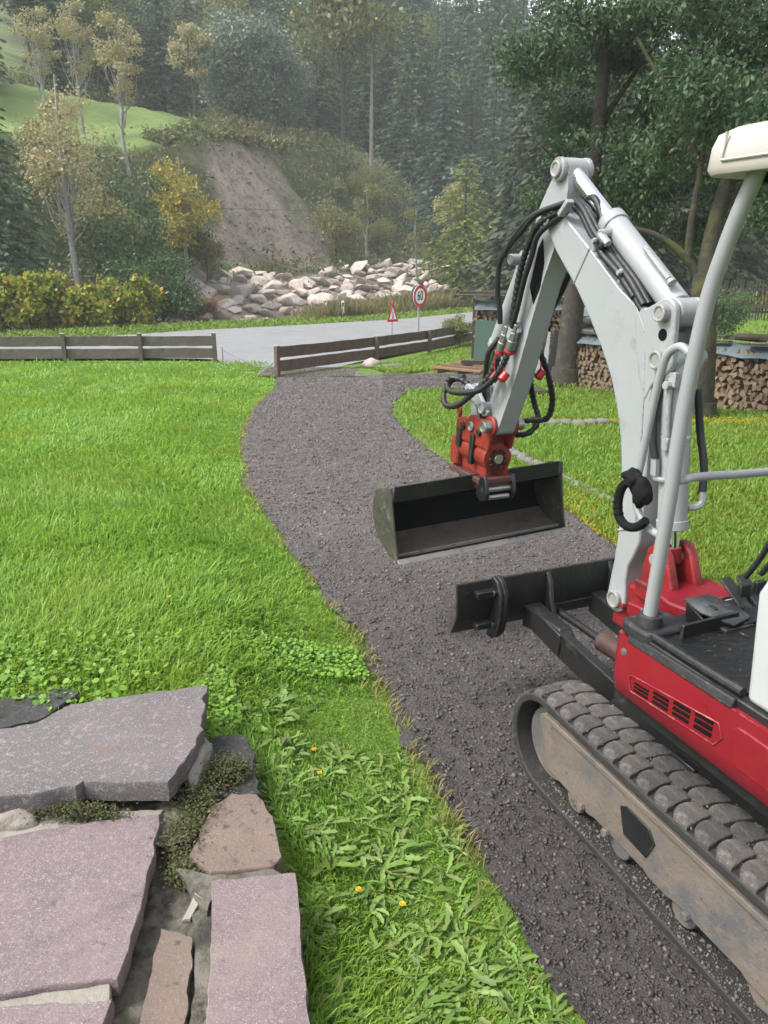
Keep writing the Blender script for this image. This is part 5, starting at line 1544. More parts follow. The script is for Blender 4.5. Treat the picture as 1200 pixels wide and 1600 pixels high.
part(MB().cyl((0, .03, 0), (0, .03, .75), .02, n=10), 'post', 'galv', TS, 0)
def tri(r, y0, y1):
    P = [(r * math.sin(a), r * math.cos(a)) for a in (0, 2.0944, 4.18879)]
    return MB().add([(x, y0, z) for x, z in P] + [(x, y1, z) for x, z in P], [(0, 1, 2), (5, 4, 3), (0, 3, 4, 1), (1, 4, 5, 2), (2, 5, 3, 0)])
a1 = part(tri(.34, -.012, 0), 'sign_plate', 'signred', TS, .0); a1.location = (0, 0, .90)
a1.scale = (.8, 1, 1.15)
part(tri(.21, -.018, -.0125), 'white_field', 'signwhite', a1, 0)
part(MB().box((0, -.020, .045), (.03, .003, .12)).box((0, -.020, -.055), (.05, .003, .07)), 'symbol', 'ink', a1, 0)
a2 = part(MB().prism([(-.03, 1.24), (.03, 1.24), (.05, 1.33), (-.05, 1.33)], -.05, .0), 'lamp', 'orange' if False else 'signred', TS, .005)
DL = empty('road_delineator', (-1.84, 35.6, -.72)); tag(DL, 'white roadside marker post on the far verge', 'marker post')
part(MB().prismz([(-.06, -.05), (.06, -.05), (.0, .07)], 0, .82), 'post', 'signwhite', DL, .005)
part(MB().box((0, -.052, .66), (.07, .004, .16)), 'black_band', 'ink', DL, 0)

# ------------------------------------------------------------------ firewood
def log_mesh(seed):
    rnd = random.Random(seed)
    k = rnd.choice([3, 4, 4, 5])
    a0 = rnd.random() * 6.28
    pr = []
    for i in range(k):
        a = a0 + 6.283 * (i + rnd.uniform(-.28, .28)) / k
        r = rnd.uniform(.75, 1.2)
        pr.append((math.cos(a) * r, math.sin(a) * r * rnd.uniform(.75, 1)))
    L = .33
    vs = [(x, -L / 2, z) for x, z in pr] + [(x * .96, L / 2, z * 1.02) for x, z in pr]
    return MB().add(vs, [tuple(range(k)), tuple(range(2 * k - 1, k - 1, -1))] + [((i + 1) % k, i, k + i, k + (i + 1) % k) for i in range(k)]).mesh('log', 0)
LOGS = []
for i in range(10):
    me = log_mesh(i); me.materials.append(M['log']); LOGS.append(me)
def wood_stack(root, L, Hh, dx, origin_x=0., limit=300, key=None):
    """logs with their cut ends towards -y of the root"""
    spots = []
    rows = int(Hh / (dx * .80))
    for r_ in range(rows):
        z = dx * .45 + r_ * dx * .80
        m = int(L / dx)
        for i in range(m):
            spots.append((origin_x + (i + .5 * (r_ % 2) + random.uniform(-.25, .25)) * dx, random.uniform(-.035, .035), z + random.uniform(-.2, .2) * dx))
    if key: spots.sort(key=key)
    rest_v, rest_f, b = [], [], 0
    for i, p in enumerate(spots):
        me = LOGS[random.randrange(10)]
        s = dx * random.uniform(.48, .64)
        a = random.random() * 6.28
        if i < limit:
            o = obj('log', me, None, root, p)
            o.scale = (s, 1, s)
            o.rotation_euler = (0, a, random.uniform(-.08, .08))
        else:
            co = [Matrix.Rotation(a, 3, 'Y') @ Vector((v.co.x * s, v.co.y, v.co.z * s)) + Vector(p) for v in me.vertices]
            rest_v += co
            rest_f += [tuple(q + b for q in f.vertices) for f in me.polygons]
            b += len(co)
    if rest_v:
        me = bpy.data.meshes.new('stacked_logs'); me.from_pydata([tuple(v) for v in rest_v], [], rest_f)
        tag(obj('stacked_logs', me, M['log'], root), kind='stuff')
P0, P1 = Vector((3.72, 15.1, -.43)), Vector((6.6, 9.6, -.20))
dv = P1 - P0
WS = empty('firewood_stack', P0 + Vector((.16, .1, 0))); WS.rotation_euler = (0, -math.atan2(dv.z, math.hypot(dv.x, dv.y)), math.atan2(dv.y, dv.x))
tag(WS, 'long stack of split firewood under a blue-grey tarp and old boards behind the trees', 'firewood stack')
LL = dv.length
wood_stack(WS, LL, .93, .105, 0, 300, key=lambda p: abs(p[0] - 3.4))
part(MB().box((LL / 2, .05, .45), (LL * .98, .16, .86)), 'stack_core', 'bark', WS, 0)
def tarp(L, w, z0, seed, x0=0., drop=.16):
    n, m = 40, 8
    vs, fs = [], []
    for i in range(n + 1):
        for j in range(m + 1):
            x = x0 + L * i / n
            t = j / m
            y = -.24 + w * min(1, t * 1.3)
            z = z0 + .05 - (drop * (1 - t * 4) if t < .25 else 0) + .04 * noise.noise(Vector((x * 2.5, t * 3, seed)))
            y += .03 * noise.noise(Vector((x * 4, t, seed + 3)))
            vs.append((x, y, z))
    for i in range(n):
        for j in range(m):
            a = i * (m + 1) + j
            fs.append((a, a + m + 1, a + m + 2, a + 1))
    return MB().add(vs, fs)
part(tarp(LL * .98, .55, .95, 2.), 'tarp', 'tarp', WS, 0, 'blue-grey plastic tarp folded over the stack edge', smooth=60)
for i in range(13):
    x = .3 + i * .46
    b = part(MB().box((0, 0, 0), (random.uniform(.7, 1.3), random.uniform(.10, .2), .025)), 'cover_board', 'oldboard', WS, .004)
    b.location = (x, random.uniform(-.12, .2), 1.035 + .03 * (i % 3)); b.rotation_euler = (random.uniform(-.08, .08), random.uniform(-.04, .04), random.uniform(-.3, .3))
for i, (x, y, rz) in enumerate(((4.0, .02, .15), (4.7, .06, .1))):
    b = part(MB().tube([(-.5, 0, 0), (0, .01, .01), (.5, 0, 0)], [.05, .045, .035], 8), 'cover_pole', 'oldboard', WS, 0)
    b.location = (x, y, 1.12 + .02 * i); b.rotation_euler = (0, 0, rz)

WS2 = empty('covered_firewood_stack', (2.35, 20.6, -.66), R(-6)); tag(WS2, 'tall roofed firewood stack with crumpled tarp behind the green panel', 'firewood stack')
wood_stack(WS2, 2.7, 1.50, .13, .05, 300)
part(MB().box((1.4, .06, .74), (2.65, .14, 1.42)), 'stack_core', 'bark', WS2, 0)
for x in (0., 2.8):
    part(MB().box((x, -.1, .8), (.08, .12, 1.6)), 'corner_post', 'oldboard', WS2, .004)
part(tarp(2.7, .5, 1.52, 8., 0., .22), 'tarp', 'tarp', WS2, 0, 'crumpled light blue tarp on the stack', smooth=60)
for i in range(6):
    b = part(MB().box((0, 0, 0), (1.7, .2, .03)), 'roof_board', 'oldboard', WS2, .004)
    b.location = (.45 + (i % 2) * 1.6, -.15 + .16 * (i // 2), 1.70 + .02 * i); b.rotation_euler = (.05, random.uniform(-.03, .03), random.uniform(-.08, .08))

WS3 = empty('grey_covered_stack', (4.3, 18.2, -.55), R(-25)); tag(WS3, 'grey boarded lean-to with sheeted firewood behind the nearer tree trunk', 'shed')
wood_stack(WS3, 1.6, .95, .12, 0, 300)
part(MB().box((.8, .05, .45), (1.55, .14, .9)), 'stack_core', 'bark', WS3, 0)
part(tarp(1.7, .5, .98, 12., -.05, .14), 'tarp', 'tarp', WS3, 0, smooth=60)
part(MB().tube([(-.1, -.15, 1.12), (.8, -.15, 1.14), (1.8, -.15, 1.12)], .085, 10), 'roof_log', 'oldboard', WS3, 0)
part(MB().box((.8, .15, 1.32), (1.9, .6, .04), (.25, 0, 0)), 'roof_sheet', 'tarp', WS3, .004)

GP = part(MB().prism([(-.33, 0), (.33, 0), (.36, 1.12), (-.30, 1.14)], -.012, .012), 'green_panel', 'green', None, .004)
GP.location = (2.52, 19.0, -.60); GP.rotation_euler = (R(-12), 0, R(-4)); tag(GP, 'flat green panel leaning against the covered firewood stack', 'panel')
WP = part(MB().prism([(-.20, 0), (.22, 0), (.26, .95), (-.18, .98)], -.012, .012), 'panel_sheet', 'whitepanel', None, .004)
WP.location = (3.42, 17.3, -.53); WP.rotation_euler = (R(-14), 0, R(-8)); tag(WP, 'white panel leaning beside the tree, right of the green panel', 'panel')
BP = part(MB().prism([(-.16, 0), (.18, 0), (.28, .98), (-.02, 1.0)], -.02, .02), 'black_sheet', 'black', None, .004)
BP.location = (3.72, 17.0, -.52); BP.rotation_euler = (R(-12), 0, R(-8)); tag(BP, 'black sheet leaning between white panel and tree trunk', 'panel')
PB = part(MB().prism([(-.05, 0), (.06, 0), (.14, 1.0), (.04, 1.02)], -.012, .012), 'leaning_board', 'palletwood', None, .003)
PB.location = (3.62, 16.0, -.48); PB.rotation_euler = (R(-6), 0, 0); tag(PB, 'narrow raw board leaning against the nearer tree trunk', 'board')
PL = empty('timber_pallet', (1.98, 17.75, -.55), R(-38)); tag(PL, 'raw reddish timber pallet frame on the gravel in front of the green panel', 'pallet')
for x in (-.55, 0, .55):
    part(MB().box((x, 0, .07), (.10, 1.2, .10)), 'bearer', 'palletwood', PL, .004)
for y_ in (-.58, -.2, .2, .58):
    part(MB().box((0, y_, .15), (1.3, .11, .045)), 'slat', 'palletwood', PL, .003)
part(MB().box((.15, .3, .22), (1.0, .12, .09), (0, 0, .5)), 'loose_beam', 'oldboard', PL, .004)

PF = empty('picket_fence', (14.2, 35.2, -.70), R(-6)); tag(PF, 'dark wooden picket fence in the garden behind the long firewood stack', 'fence')
for i in range(46):
    part(MB().box((i * .135 - .6, 0, .85 + random.uniform(-.04, .04)), (.065, .025, 1.7), (0, random.uniform(-.03, .03), 0)), 'picket', 'oldboard', PF, 0)
for z in (.35, 1.3):
    part(MB().box((2.5, .03, z), (6.4, .04, .10)), 'rail', 'oldboard', PF, 0)
part(MB().box((2.5, -.06, .62), (6.4, .04, .18)), 'kick_board', 'oldboard', PF, 0)

# ------------------------------------------------------------------ leaves and trees
def leaf_np(P, L, aspect, D=None, droop=0.):
    """diamond leaf faces at P with length L, direction D (random when None)"""
    n = len(P)
    if D is None:
        D = RNG.normal(0, 1, (n, 3))
    D = D + np.array([0, 0, -droop])
    D /= np.linalg.norm(D, axis=1)[:, None] + 1e-9
    A = RNG.normal(0, 1, (n, 3))
    S = np.cross(D, A); S /= np.linalg.norm(S, axis=1)[:, None] + 1e-9
    L = np.asarray(L)[:, None]
    V = np.stack([P, P + D * L * .45 + S * L * aspect * .5, P + D * L, P + D * L * .5 - S * L * aspect * .5], 1)
    F = (np.arange(n) * 4)[:, None] + np.arange(4)
    return V.reshape(-1, 3), F
def leaf_obj(name, P, L, aspect, mat, parent, D=None, droop=0.):
    V, F = leaf_np(P, L, aspect, D, droop)
    return obj(name, np_mesh(name, V, [F]), mat, parent)

def crown_points(n, blobs, shell_=.55):
    """points spread through a set of ellipsoid clumps, denser towards each clump's surface"""
    w = np.array([b[3] * b[4] * b[5] for b in blobs]) ** .7
    idx = RNG.choice(len(blobs), n, p=w / w.sum())
    B = np.array(blobs)[idx]
    d = RNG.normal(0, 1, (n, 3)); d /= np.linalg.norm(d, axis=1)[:, None]
    r = RNG.random(n) ** (1 - shell_)
    r = r * (.75 + .5 * RNG.random(n))
    return B[:, :3] + d * r[:, None] * B[:, 3:6]

def clump_set(k, c, R3, rmin, rmax, seed, squash=.75):
    rg = np.random.default_rng(seed)
    out = []
    for i in range(k):
        d = rg.normal(0, 1, 3); d /= np.linalg.norm(d)
        q = np.array(c) + d * np.array(R3) * rg.random() ** .45
        r = rg.uniform(rmin, rmax)
        out.append((q[0], q[1], q[2], r, r, r * squash))
    return out

def limb_mesh(paths, name='trunk'):
    mb = MB()
    for P, r0, r1, n in paths:
        Q = smooth_path(P, 4)
        m = len(Q)
        mb.tube(Q, [r0 + (r1 - r0) * i / (m - 1) for i in range(m)], n)
    return mb.mesh(name, 60)

def limbs_to(blobs, base, top, r, seed, frac=.6, n=9, nb=14):
    """trunk from base to top plus limbs reaching the clumps"""
    rg = random.Random(seed)
    b, t = Vector(base), Vector(top)
    j = lambda s: Vector((rg.uniform(-s, s), rg.uniform(-s, s), 0))
    hgt = (t - b).length
    paths = [([tuple(b - Vector((0, 0, .2))), tuple(b + Vector((0, 0, .03 * hgt))), tuple(b.lerp(t, .35) + j(.02 * hgt)), tuple(b.lerp(t, .7) + j(.03 * hgt)), tuple(t)], r, r * .18, n)]
    bl = list(blobs); rg.shuffle(bl)
    for q in bl[:nb]:
        e = Vector(q[:3])
        k = min(.95, max(.25, (e.z - b.z) / max(.1, hgt) * rg.uniform(.5, .75)))
        s = b.lerp(t, k)
        paths.append(([tuple(s), tuple(s.lerp(e, .5) + Vector((0, 0, -.04 * hgt)) + j(.03 * hgt)), tuple(e)], r * .34 * (1.1 - k), r * .05, 6))
    return paths

PROTO = {}
def spruce_proto(key, h, rad, mat, seed, dens=1., droop=.35, bare=.05):
    rg = np.random.default_rng(seed)
    P, D, L = [], [], []
    z = h * bare
    while z < h * .985:
        t = (z - h * bare) / (h * (1 - bare))
        rr = rad * (1 - t) ** .85 * rg.uniform(.78, 1.12) + .12
        nb = max(4, int((5 + 5 * (1 - t)) * dens))
        a0 = rg.random() * 6.28
        for i in range(nb):
            a = a0 + 6.283 * i / nb + rg.normal(0, .25)
            r1 = rr * rg.uniform(.65, 1.15)
            m = max(4, int(r1 * 9))
            s = (np.arange(m) + rg.random(m)) / m
            up = rg.uniform(.05, .25)
            px = np.cos(a) * r1 * s + rg.normal(0, .05 * r1, m) * s
            py = np.sin(a) * r1 * s + rg.normal(0, .05 * r1, m) * s
            pz = z + r1 * (up * s - (droop + up) * s * s * .8)
            side = rg.normal(0, 1, m)
            P.append(np.stack([px, py, pz], 1))
            D.append(np.stack([np.cos(a) - np.sin(a) * side * .9, np.sin(a) + np.cos(a) * side * .9, -.45 + rg.normal(0, .2, m)], 1))
            L.append((.30 + .25 * rg.random(m)) * (.6 + .5 * (1 - t)) * (h / 16) ** .5)
        z += h * rg.uniform(.022, .034)
    P, D, L = np.concatenate(P), np.concatenate(D), np.concatenate(L)
    V, F = leaf_np(P, L * 1.25, .42, D)
    cm = np_mesh('crown', V, [F]); cm.materials.append(mat)
    tm = MB().tube([(0, 0, -.6), (0, 0, h * .4), (0, 0, h * .97)], [h * .016, h * .011, .02], 8).mesh('trunk', 60)
    tm.materials.append(M['barkdark'])
    PROTO[key] = (tm, cm)
def broad_proto(key, h, w, mat, seed, n=6000, leaf=.32, k=22, bark='barkdark', low=.25, aspect=.6, shell_=.6, rb=(.16, .30), nb=12):
    bl = clump_set(k, (0, 0, h * (low + (1 - low) * .52)), (w * .42, w * .42, h * (1 - low) * .42), w * rb[0], w * rb[1], seed)
    P = crown_points(n, bl, shell_)
    V, F = leaf_np(P, leaf * (.7 + .6 * RNG.random(n)), aspect, None, .25)
    cm = np_mesh('crown', V, [F]); cm.materials.append(mat)
    tm = limb_mesh(limbs_to(bl, (0, 0, -.4), (0, 0, h * .93), h * .016 + .03, seed, n=8, nb=nb))
    tm.materials.append(M[bark])
    PROTO[key] = (tm, cm)
def plant(name, key, x, y, label, cat='tree', group=None, s=1., rz=None, z=None, lean=(0, 0), sz=None):
    tm, cm = PROTO[key]
    r = empty(name, (x, y, (tz(x, y) if z is None else z)))
    r.rotation_euler = (lean[0], lean[1], random.random() * 6.28 if rz is None else rz)
    r.scale = (s, s, sz or s)
    tag(r, label, cat, group)
    obj('trunk', tm, None, r)
    obj('crown', cm, None, r)
    return r

for i in range(3):
    spruce_proto('spruce%d' % i, 19 + i * 2, 3.3 + .3 * i, M['spruce'], 40 + i)
spruce_proto('bluespruce', 20, 4.2, M['spruceblue'], 50, 1.1)
spruce_proto('leftspruce', 10.5, 2.9, M['spruce'], 52, 1.0, .55)
spruce_proto('pine0', 16, 4.4, M['pinedark'], 54, 1.6, .3, .05)
spruce_proto('hemlock', 11, 5.2, M['beech'], 56, 1.3, .35, .03)
broad_proto('forest0', 15, 8, M['larch'], 60, 6500, .38)
broad_proto('forest1', 14, 8, M['beech'], 61, 6500, .36)
broad_proto('forest2', 16, 7, M['willow'], 62, 6500, .38)
broad_proto('forest3', 13, 7, M['bush'], 63, 6000, .40)
broad_proto('willow', 9.5, 7.6, M['willow'], 64, 15000, .30, 30, low=.12)
broad_proto('gold', 7.6, 4.6, M['yellow'], 65, 3600, .20, 26, 'barkpale', .22, rb=(.10, .20))
broad_proto('aspen0', 10.5, 4.2, M['aspen'], 66, 2600, .16, 30, 'barkpale', .30, rb=(.10, .20), nb=26)
broad_proto('aspen1', 9, 3.6, M['aspen'], 67, 2600, .17, 30, 'barkpale', .40, rb=(.09, .18), nb=26)
broad_proto('olive0', 5, 4.4, M['olive'], 68, 4500, .20, 18, 'barkdark', .08)
broad_proto('brown0', 8, 4, M['aspen'], 69, 2600, .22, 18, 'barkdark', .3, rb=(.10, .2))
broad_proto('young', 6.5, 2.6, M['olive'], 70, 1500, .17, 16, 'barkpale', .2, rb=(.10, .2))
broad_proto('bush0', 4.4, 4.6, M['bush'], 71, 7000, .19, 20, 'barkdark', .02)
broad_proto('bush1', 3.2, 3.4, M['under'], 72, 3600, .18, 14, 'barkdark', .0)

def pix(u, Y):           # sideways position of a picture column at depth Y (approximate, ground level)
    return (u - 600) / 1200 * Y / 1.06
plant('spruce', 'leftspruce', -16.9, 36.0, 'dark drooping spruce at the far left behind the yellowing knotweed', z=-.5)
plant('aspen', 'aspen0', -13.7, 36.0, 'tall thin pale-trunked aspen with sparse leaves rising above the knotweed', z=-.6, rz=1.)
plant('aspen', 'aspen1', pix(212, 52), 52, 'pale aspen with tan leaves standing on the meadow edge', rz=.6, s=1.0)
plant('aspen', 'aspen1', pix(150, 58), 58, 'slender aspen with thin foliage behind the meadow edge aspens', s=.95, rz=2.2)
plant('aspen', 'aspen1', pix(95, 56), 56, 'leftmost slender aspen in front of the meadow', s=.85, rz=3.1)
plant('golden_tree', 'gold', pix(288, 43.5), 43.5, 'golden-leaved young tree left of the eroded bank', rz=.9)
plant('willow', 'willow', pix(398, 74), 73, 'round grey-green willow on the crest above the eroded bank', rz=.3)
plant('willow', 'willow', pix(452, 76), 76, 'smaller grey-green willow at the right of the round willow', s=.72, rz=2.)
plant('golden_tree', 'brown0', pix(325, 72), 70, 'brownish thin tree at the right end of the meadow', rz=1.)
plant('mixed_tree', 'forest0', pix(540, 84), 82, 'tall yellowing tree in front of the dark spruces', s=1.25)
plant('spruce', 'bluespruce', pix(688, 82), 80, 'broad blue-green conical spruce above the yellow-green conifer', s=1.0)
plant('spruce', 'bluespruce', pix(762, 92), 90, 'blue-green spruce partly hidden by the broad blue-green spruce', s=.95)
plant('conifer', 'hemlock', pix(722, 66), 64, 'yellow-green spreading conifer above the right end of the boulders', z=tz(pix(722, 66), 64) - .6)
plant('brown_tree', 'brown0', pix(700, 74), 71, 'small brown-leaved tree above the yellow-green conifer', s=.95)
plant('young_birch', 'young', pix(572, 66), 66, 'slender young birch on the shrubby slope right of the bank', s=1.0)
plant('young_tree', 'young', pix(650, 63), 62, 'young olive tree low on the slope beside the yellow-green conifer', s=.9)
for u_, Y_, s_ in ((748, 104, 1.45), (772, 108, 1.55), (800, 104, 1.4), (725, 110, 1.5)):
    plant('forest_spruce', 'spruce1', pix(u_, Y_), Y_, 'dark spruce standing in the forest on the hillside', 'tree', 'spruces of the hillside forest', s=s_)
dt = part(MB().tube([(0, 0, -.5), (.05, 0, 6), (.1, 0, 12)], [.20, .16, .06], 8), 'dead_trunk', 'barkpale', None, 0)
dt.location = (pix(581, 84), 82, tz(pix(581, 84), 82)); tag(dt, 'bare pale trunk standing before the dark spruces', 'tree')
# knotweed and bushes on the left verge
def knot(x, y, h, w, n, label, mat='knot'):
    r = empty('knotweed', (x, y, max(tz(x, y), -.8))); tag(r, label, 'shrub', 'yellowing knotweed along the road')
    bl = clump_set(22, (0, 0, h * .46), (w * .55, w * .32, h * .46), w * .09, w * .22, int(x * 31) % 997)
    P = crown_points(n, bl, .5)
    L = .13 + .11 * RNG.random(n)
    D = RNG.normal(0, 1, (n, 3)) + np.array([0, -.5, -.3])
    leaf_obj('leaves', P, L, .75, M[mat], r, D)
    m = max(20, n // 40)
    P = crown_points(m, [b for b in bl if b[1] < .3] or bl, .9)
    leaf_obj('orange_leaves', P, .2 + .1 * RNG.random(m), .7, M['orange'], r)
    mb = MB()
    for i in range(10):
        a, b = random.uniform(-w * .4, w * .4), random.uniform(-.3, .3)
        mb.tube([(a, b, -.3), (a * 1.1, b * 1.3, h * .6)], .015, 5)
    part(mb, 'stems', 'bark', r, 0)
for i, (u, Y, h, w, n) in enumerate(((15, 30.5, 2.4, 2.8, 3200), (80, 31, 2.3, 2.8, 3200), (140, 31.5, 2.1, 2.6, 2800), (195, 32.2, 2.2, 2.5, 2600), (-40, 30, 2.6, 2.6, 1800))):
    knot(pix(u, Y), Y, h, w, n, ['leftmost yellow knotweed clump in view above the left fence', 'second yellow knotweed clump from the left above the fence', 'yellow-orange knotweed clump below the pale aspen trunk', 'greener knotweed clump next to the dark bush', 'knotweed clump cut by the left picture edge'][i])
plant('dark_bush', 'bush0', pix(245, 34), 34.0, 'large dark green bush at the left end of the boulders', 'bush', s=.8, z=-.9, sz=.72)
plant('dark_bush', 'bush0', pix(200, 37), 38.0, 'dark bush behind the knotweed, left of the large dark bush', 'bush', s=1.0, z=-.3)
plant('dark_bush', 'bush0', pix(262, 46), 46.5, 'dark ivy-like bush behind the golden tree', 'bush', s=1.05, sz=1.1)
plant('dark_bush', 'bush0', pix(220, 45), 45.0, 'tall dark bush left of the golden tree', 'bush', s=1.1, sz=1.35)
plant('olive_bush', 'olive0', pix(170, 42), 41.0, 'olive-brown bush between the aspen trunk and dark bushes', 'bush', s=.95, z=.2)
plant('olive_bush', 'olive0', pix(100, 46), 45.0, 'olive bush under the thin aspens', 'bush', s=.75)
plant('olive_bush', 'olive0', pix(310, 45), 46.5, 'olive bush right of the golden tree trunk at the bank foot', 'bush', s=.55)
plant('brown_bush', 'brown0', pix(120, 48), 47.5, 'pale brown bush in front of the meadow', 'bush', s=.6)
def dry_clump(x, y, s, label):
    n = 700
    a = RNG.random(n) * 6.28
    P = np.stack([RNG.normal(0, .35, n) * s, RNG.normal(0, .25, n) * s, np.zeros(n)], 1)
    o = blades('dry_grass_clump', P, a, (1.0 + RNG.random(n)) * s, .8 + .4 * RNG.random(n), np.full(n, .02), M['dryclump'])
    o.location = (x, y, tz(x, y)); tag(o, label, 'grass clump')
dry_clump(pix(306, 42), 41.5, .9, 'rust-brown dry grass clump at the left end of the boulders')

# forest on the hillside
SPOT = []
rg = random.Random(21)
for iy in range(36):
    for ix in range(60):
        y = 58 + iy * 4.6 + rg.uniform(-1.8, 1.8)
        x = -95 + ix * 4.4 + rg.uniform(-1.8, 1.8)
        if abs(x / y) > .60: continue
        t, s = valley(x, y)
        k = float(sstep(-6, 4, x))
        tmin = 58.5 * (1 - k) + 45 * k
        if t < tmin or t > tmin + 70: continue
        a = x / y
        if t > 60 and a < -.405 and t < 172 and rg.random() < .96: continue
        if t > tmin + 26 and rg.random() < .35: continue
        SPOT.append((y, x, t - tmin, a))
SPOT.sort()
for i, (y, x, d, a) in enumerate(SPOT[:270]):
    left = a < -.17
    r = rg.random()
    if left and r < .72 or (not left and r < .14):
        k = rg.choice([0, 1, 2, 3])
        lab = ['yellowing broadleaf tree among the hillside spruces', 'yellow-green broadleaf tree among the hillside spruces', 'pale grey-green broadleaf tree on the hillside', 'dark green broadleaf tree on the hillside'][k]
        plant('forest_tree', 'forest%d' % k, x, y, lab, 'tree', ['yellowing forest trees', 'yellow-green forest trees', 'pale forest trees', 'dark broadleaf forest trees'][k], s=rg.uniform(.75, 1.15) * (.75 if left else 1))
    else:
        plant('forest_spruce', 'spruce%d' % rg.randrange(3), x, y, 'dark spruce standing in the forest on the hillside', 'tree', 'spruces of the hillside forest', s=rg.uniform(.75, 1.15) * (.8 if left else 1.0))

# shrubs on the slope right of the bank
rg = random.Random(5)
for i in range(46):
    y = rg.uniform(56, 74); u = rg.uniform(470, 830)
    x = pix(u, y)
    t, s = valley(x, y)
    if t < 36 or x < -4: continue
    key = rg.choice(['bush1', 'bush1', 'olive0', 'bush0'])
    lab = {'bush1': 'mixed green shrub on the slope right of the eroded bank', 'olive0': 'olive shrub on the slope right of the eroded bank', 'bush0': 'dark green shrub on the slope right of the eroded bank'}[key]
    plant('slope_shrub', key, x, y, lab, 'bush', lab + 's', s=rg.uniform(.5, .95))
# undergrowth mass
n = 150000
x = -45 + 90 * RNG.random(n); y = 34 + 60 * RNG.random(n)
t, s = valley(x, y)
sh = np.clip((-x - 6) * .7, 0, 10) * (1 - sstep(24, 36, t))
_, md, ba = masks(x, y)
nz = fbm(x * .45, y * .45, 3)
k = (np.abs(x / y) < .6) & (t - sh > 31.8) & (md < .3) & ((ba < .25) | (RNG.random(n) < .05)) & (t < 66)
k &= (RNG.random(n) < .35 + nz)
x, y, nz = x[k], y[k], nz[k]
P = np.stack([x, y, terrain(x, y) + RNG.random(len(x)) ** 1.5 * np.clip(nz * 2.6 - .4, .15, 2.)], 1)
tag(leaf_obj('undergrowth', P, .18 + .26 * RNG.random(len(x)), .5, M['under'], None, RNG.normal(0, 1, (len(x), 3)) + np.array([0, 0, .6])), 'tangled undergrowth covering the wooded slopes', 'undergrowth', kind='stuff')
n = 9000
x = 8 + 40 * RNG.random(n); y = 38 + 22 * RNG.random(n)
k = (np.abs(x / y) < .6) & (fbm(x * .4, y * .4, 3) > .4); x, y = x[k], y[k]
P = np.stack([x, y, terrain(x, y) + RNG.random(len(x)) * 1.8 * fbm(x * .4, y * .4, 3)], 1)
tag(leaf_obj('field_scrub', P, .25 + .2 * RNG.random(len(x)), .5, M['knot'], None), 'yellow-green scrub beyond the road on the right', 'scrub', kind='stuff')
n = 7000
sv_ = 40 + 17 * RNG.random(n); tv_ = 43.7 + RNG.normal(0, .45, n) + (sv_ > 54) * 0
x = .53 * sv_ - .85 * tv_; y = .85 * sv_ + .53 * tv_
P = np.stack([x, y, terrain(x, y) + RNG.random(n) ** 2 * .9 - .15], 1)
tag(leaf_obj('bank_crest_brush', P, .2 + .25 * RNG.random(n), .45, M['under'], None, RNG.normal(0, 1, (n, 3)) + np.array([.5, -.8, -.2])), 'brush hanging over the crest of the eroded bank', 'brush', kind='stuff')
# rubble clods on the eroded bank
n = 1800
x = -16 + 16 * RNG.random(n); y = 44 + 26 * RNG.random(n)
_, _, ba = masks(x, y); k = ba > .5; x, y = x[k], y[k]
M['rubble'] = leafmat('bank_rubble', [(.19, .155, .135), (.26, .22, .195), (.15, .12, .105), (.32, .28, .25)], 0., .9)
tag(stones('bank_rubble', np.stack([x, y, terrain(x, y)], 1), .04 + .14 * RNG.random(len(x)) ** 3, M['rubble']), 'loose stones and clods on the eroded bank', 'rubble', kind='stuff')

# ------------------------------------------------------------------ boulder revetment
RR = empty('boulder_revetment', (-4, 50, -.5)); tag(RR, 'long bank of pale and reddish boulders lining the stream below the slope', 'boulder bank')
def boulder_mesh(seed):
    rnd = random.Random(seed)
    bm = bmesh.new()
    for i in range(15):
        d = Vector((rnd.gauss(0, 1), rnd.gauss(0, 1), rnd.gauss(0, 1))).normalized() * rnd.uniform(.8, 1.05)
        bm.verts.new((d.x * 1.15, d.y, d.z * .75))
    r = bmesh.ops.convex_hull(bm, input=bm.verts)
    for g in r['geom_interior']:
        if isinstance(g, bmesh.types.BMVert) and g.is_valid: bm.verts.remove(g)
    bmesh.ops.bevel(bm, geom=list(bm.edges), offset=.06, segments=1, affect='EDGES')
    me = bpy.data.meshes.new('boulder'); bm.to_mesh(me); bm.free()
    me.materials.append(M['boulder'])
    return me
BM = [boulder_mesh(i) for i in range(8)]
rg = random.Random(3)
cnt = 0
sv = 26.0
while sv < 70 and cnt < 300:
    rows = 8 if sv < 42 else 6
    for r_ in range(rows):
        tt = 26.6 + r_ * 1.08 + rg.uniform(-.25, .25) + (1.6 if sv > 46 else 0)
        # s,t -> x,y
        x = (.53 * (sv + rg.uniform(-.3, .3)) - .85 * tt); y = (.85 * sv + .53 * tt)
        det = 1.0
        if abs(x / y) > .6: continue
        o = obj('boulder', BM[rg.randrange(8)], None, RR)
        sz_ = rg.choice([rg.uniform(.3, .5), rg.uniform(.45, .7), rg.uniform(.6, .9)])
        zz_ = tz(x, y) + .10 + (.35 if sv > 48 else 0)
        o.location = (x + 4, y - 50, zz_ + .5)
        o.rotation_euler = (rg.uniform(-.5, .5), rg.uniform(-.5, .5), rg.random() * 6.28)
        o.scale = (sz_ * 1.1, sz_, sz_ * .8)
        cnt += 1
    sv += 1.34
# pillar and low concrete wall behind the knotweed
CW = empty('old_concrete_wall', (pix(35, 38.5), 38.5, .0)); tag(CW, 'low old concrete wall with a pillar behind the knotweed', 'wall')
part(MB().box((0, 0, .6), (.6, .5, 1.9)), 'pillar', 'concrete', CW, .04)
part(MB().box((3.2, .15, .45), (5.6, .3, 1.3)), 'wall', 'concrete', CW, .03)

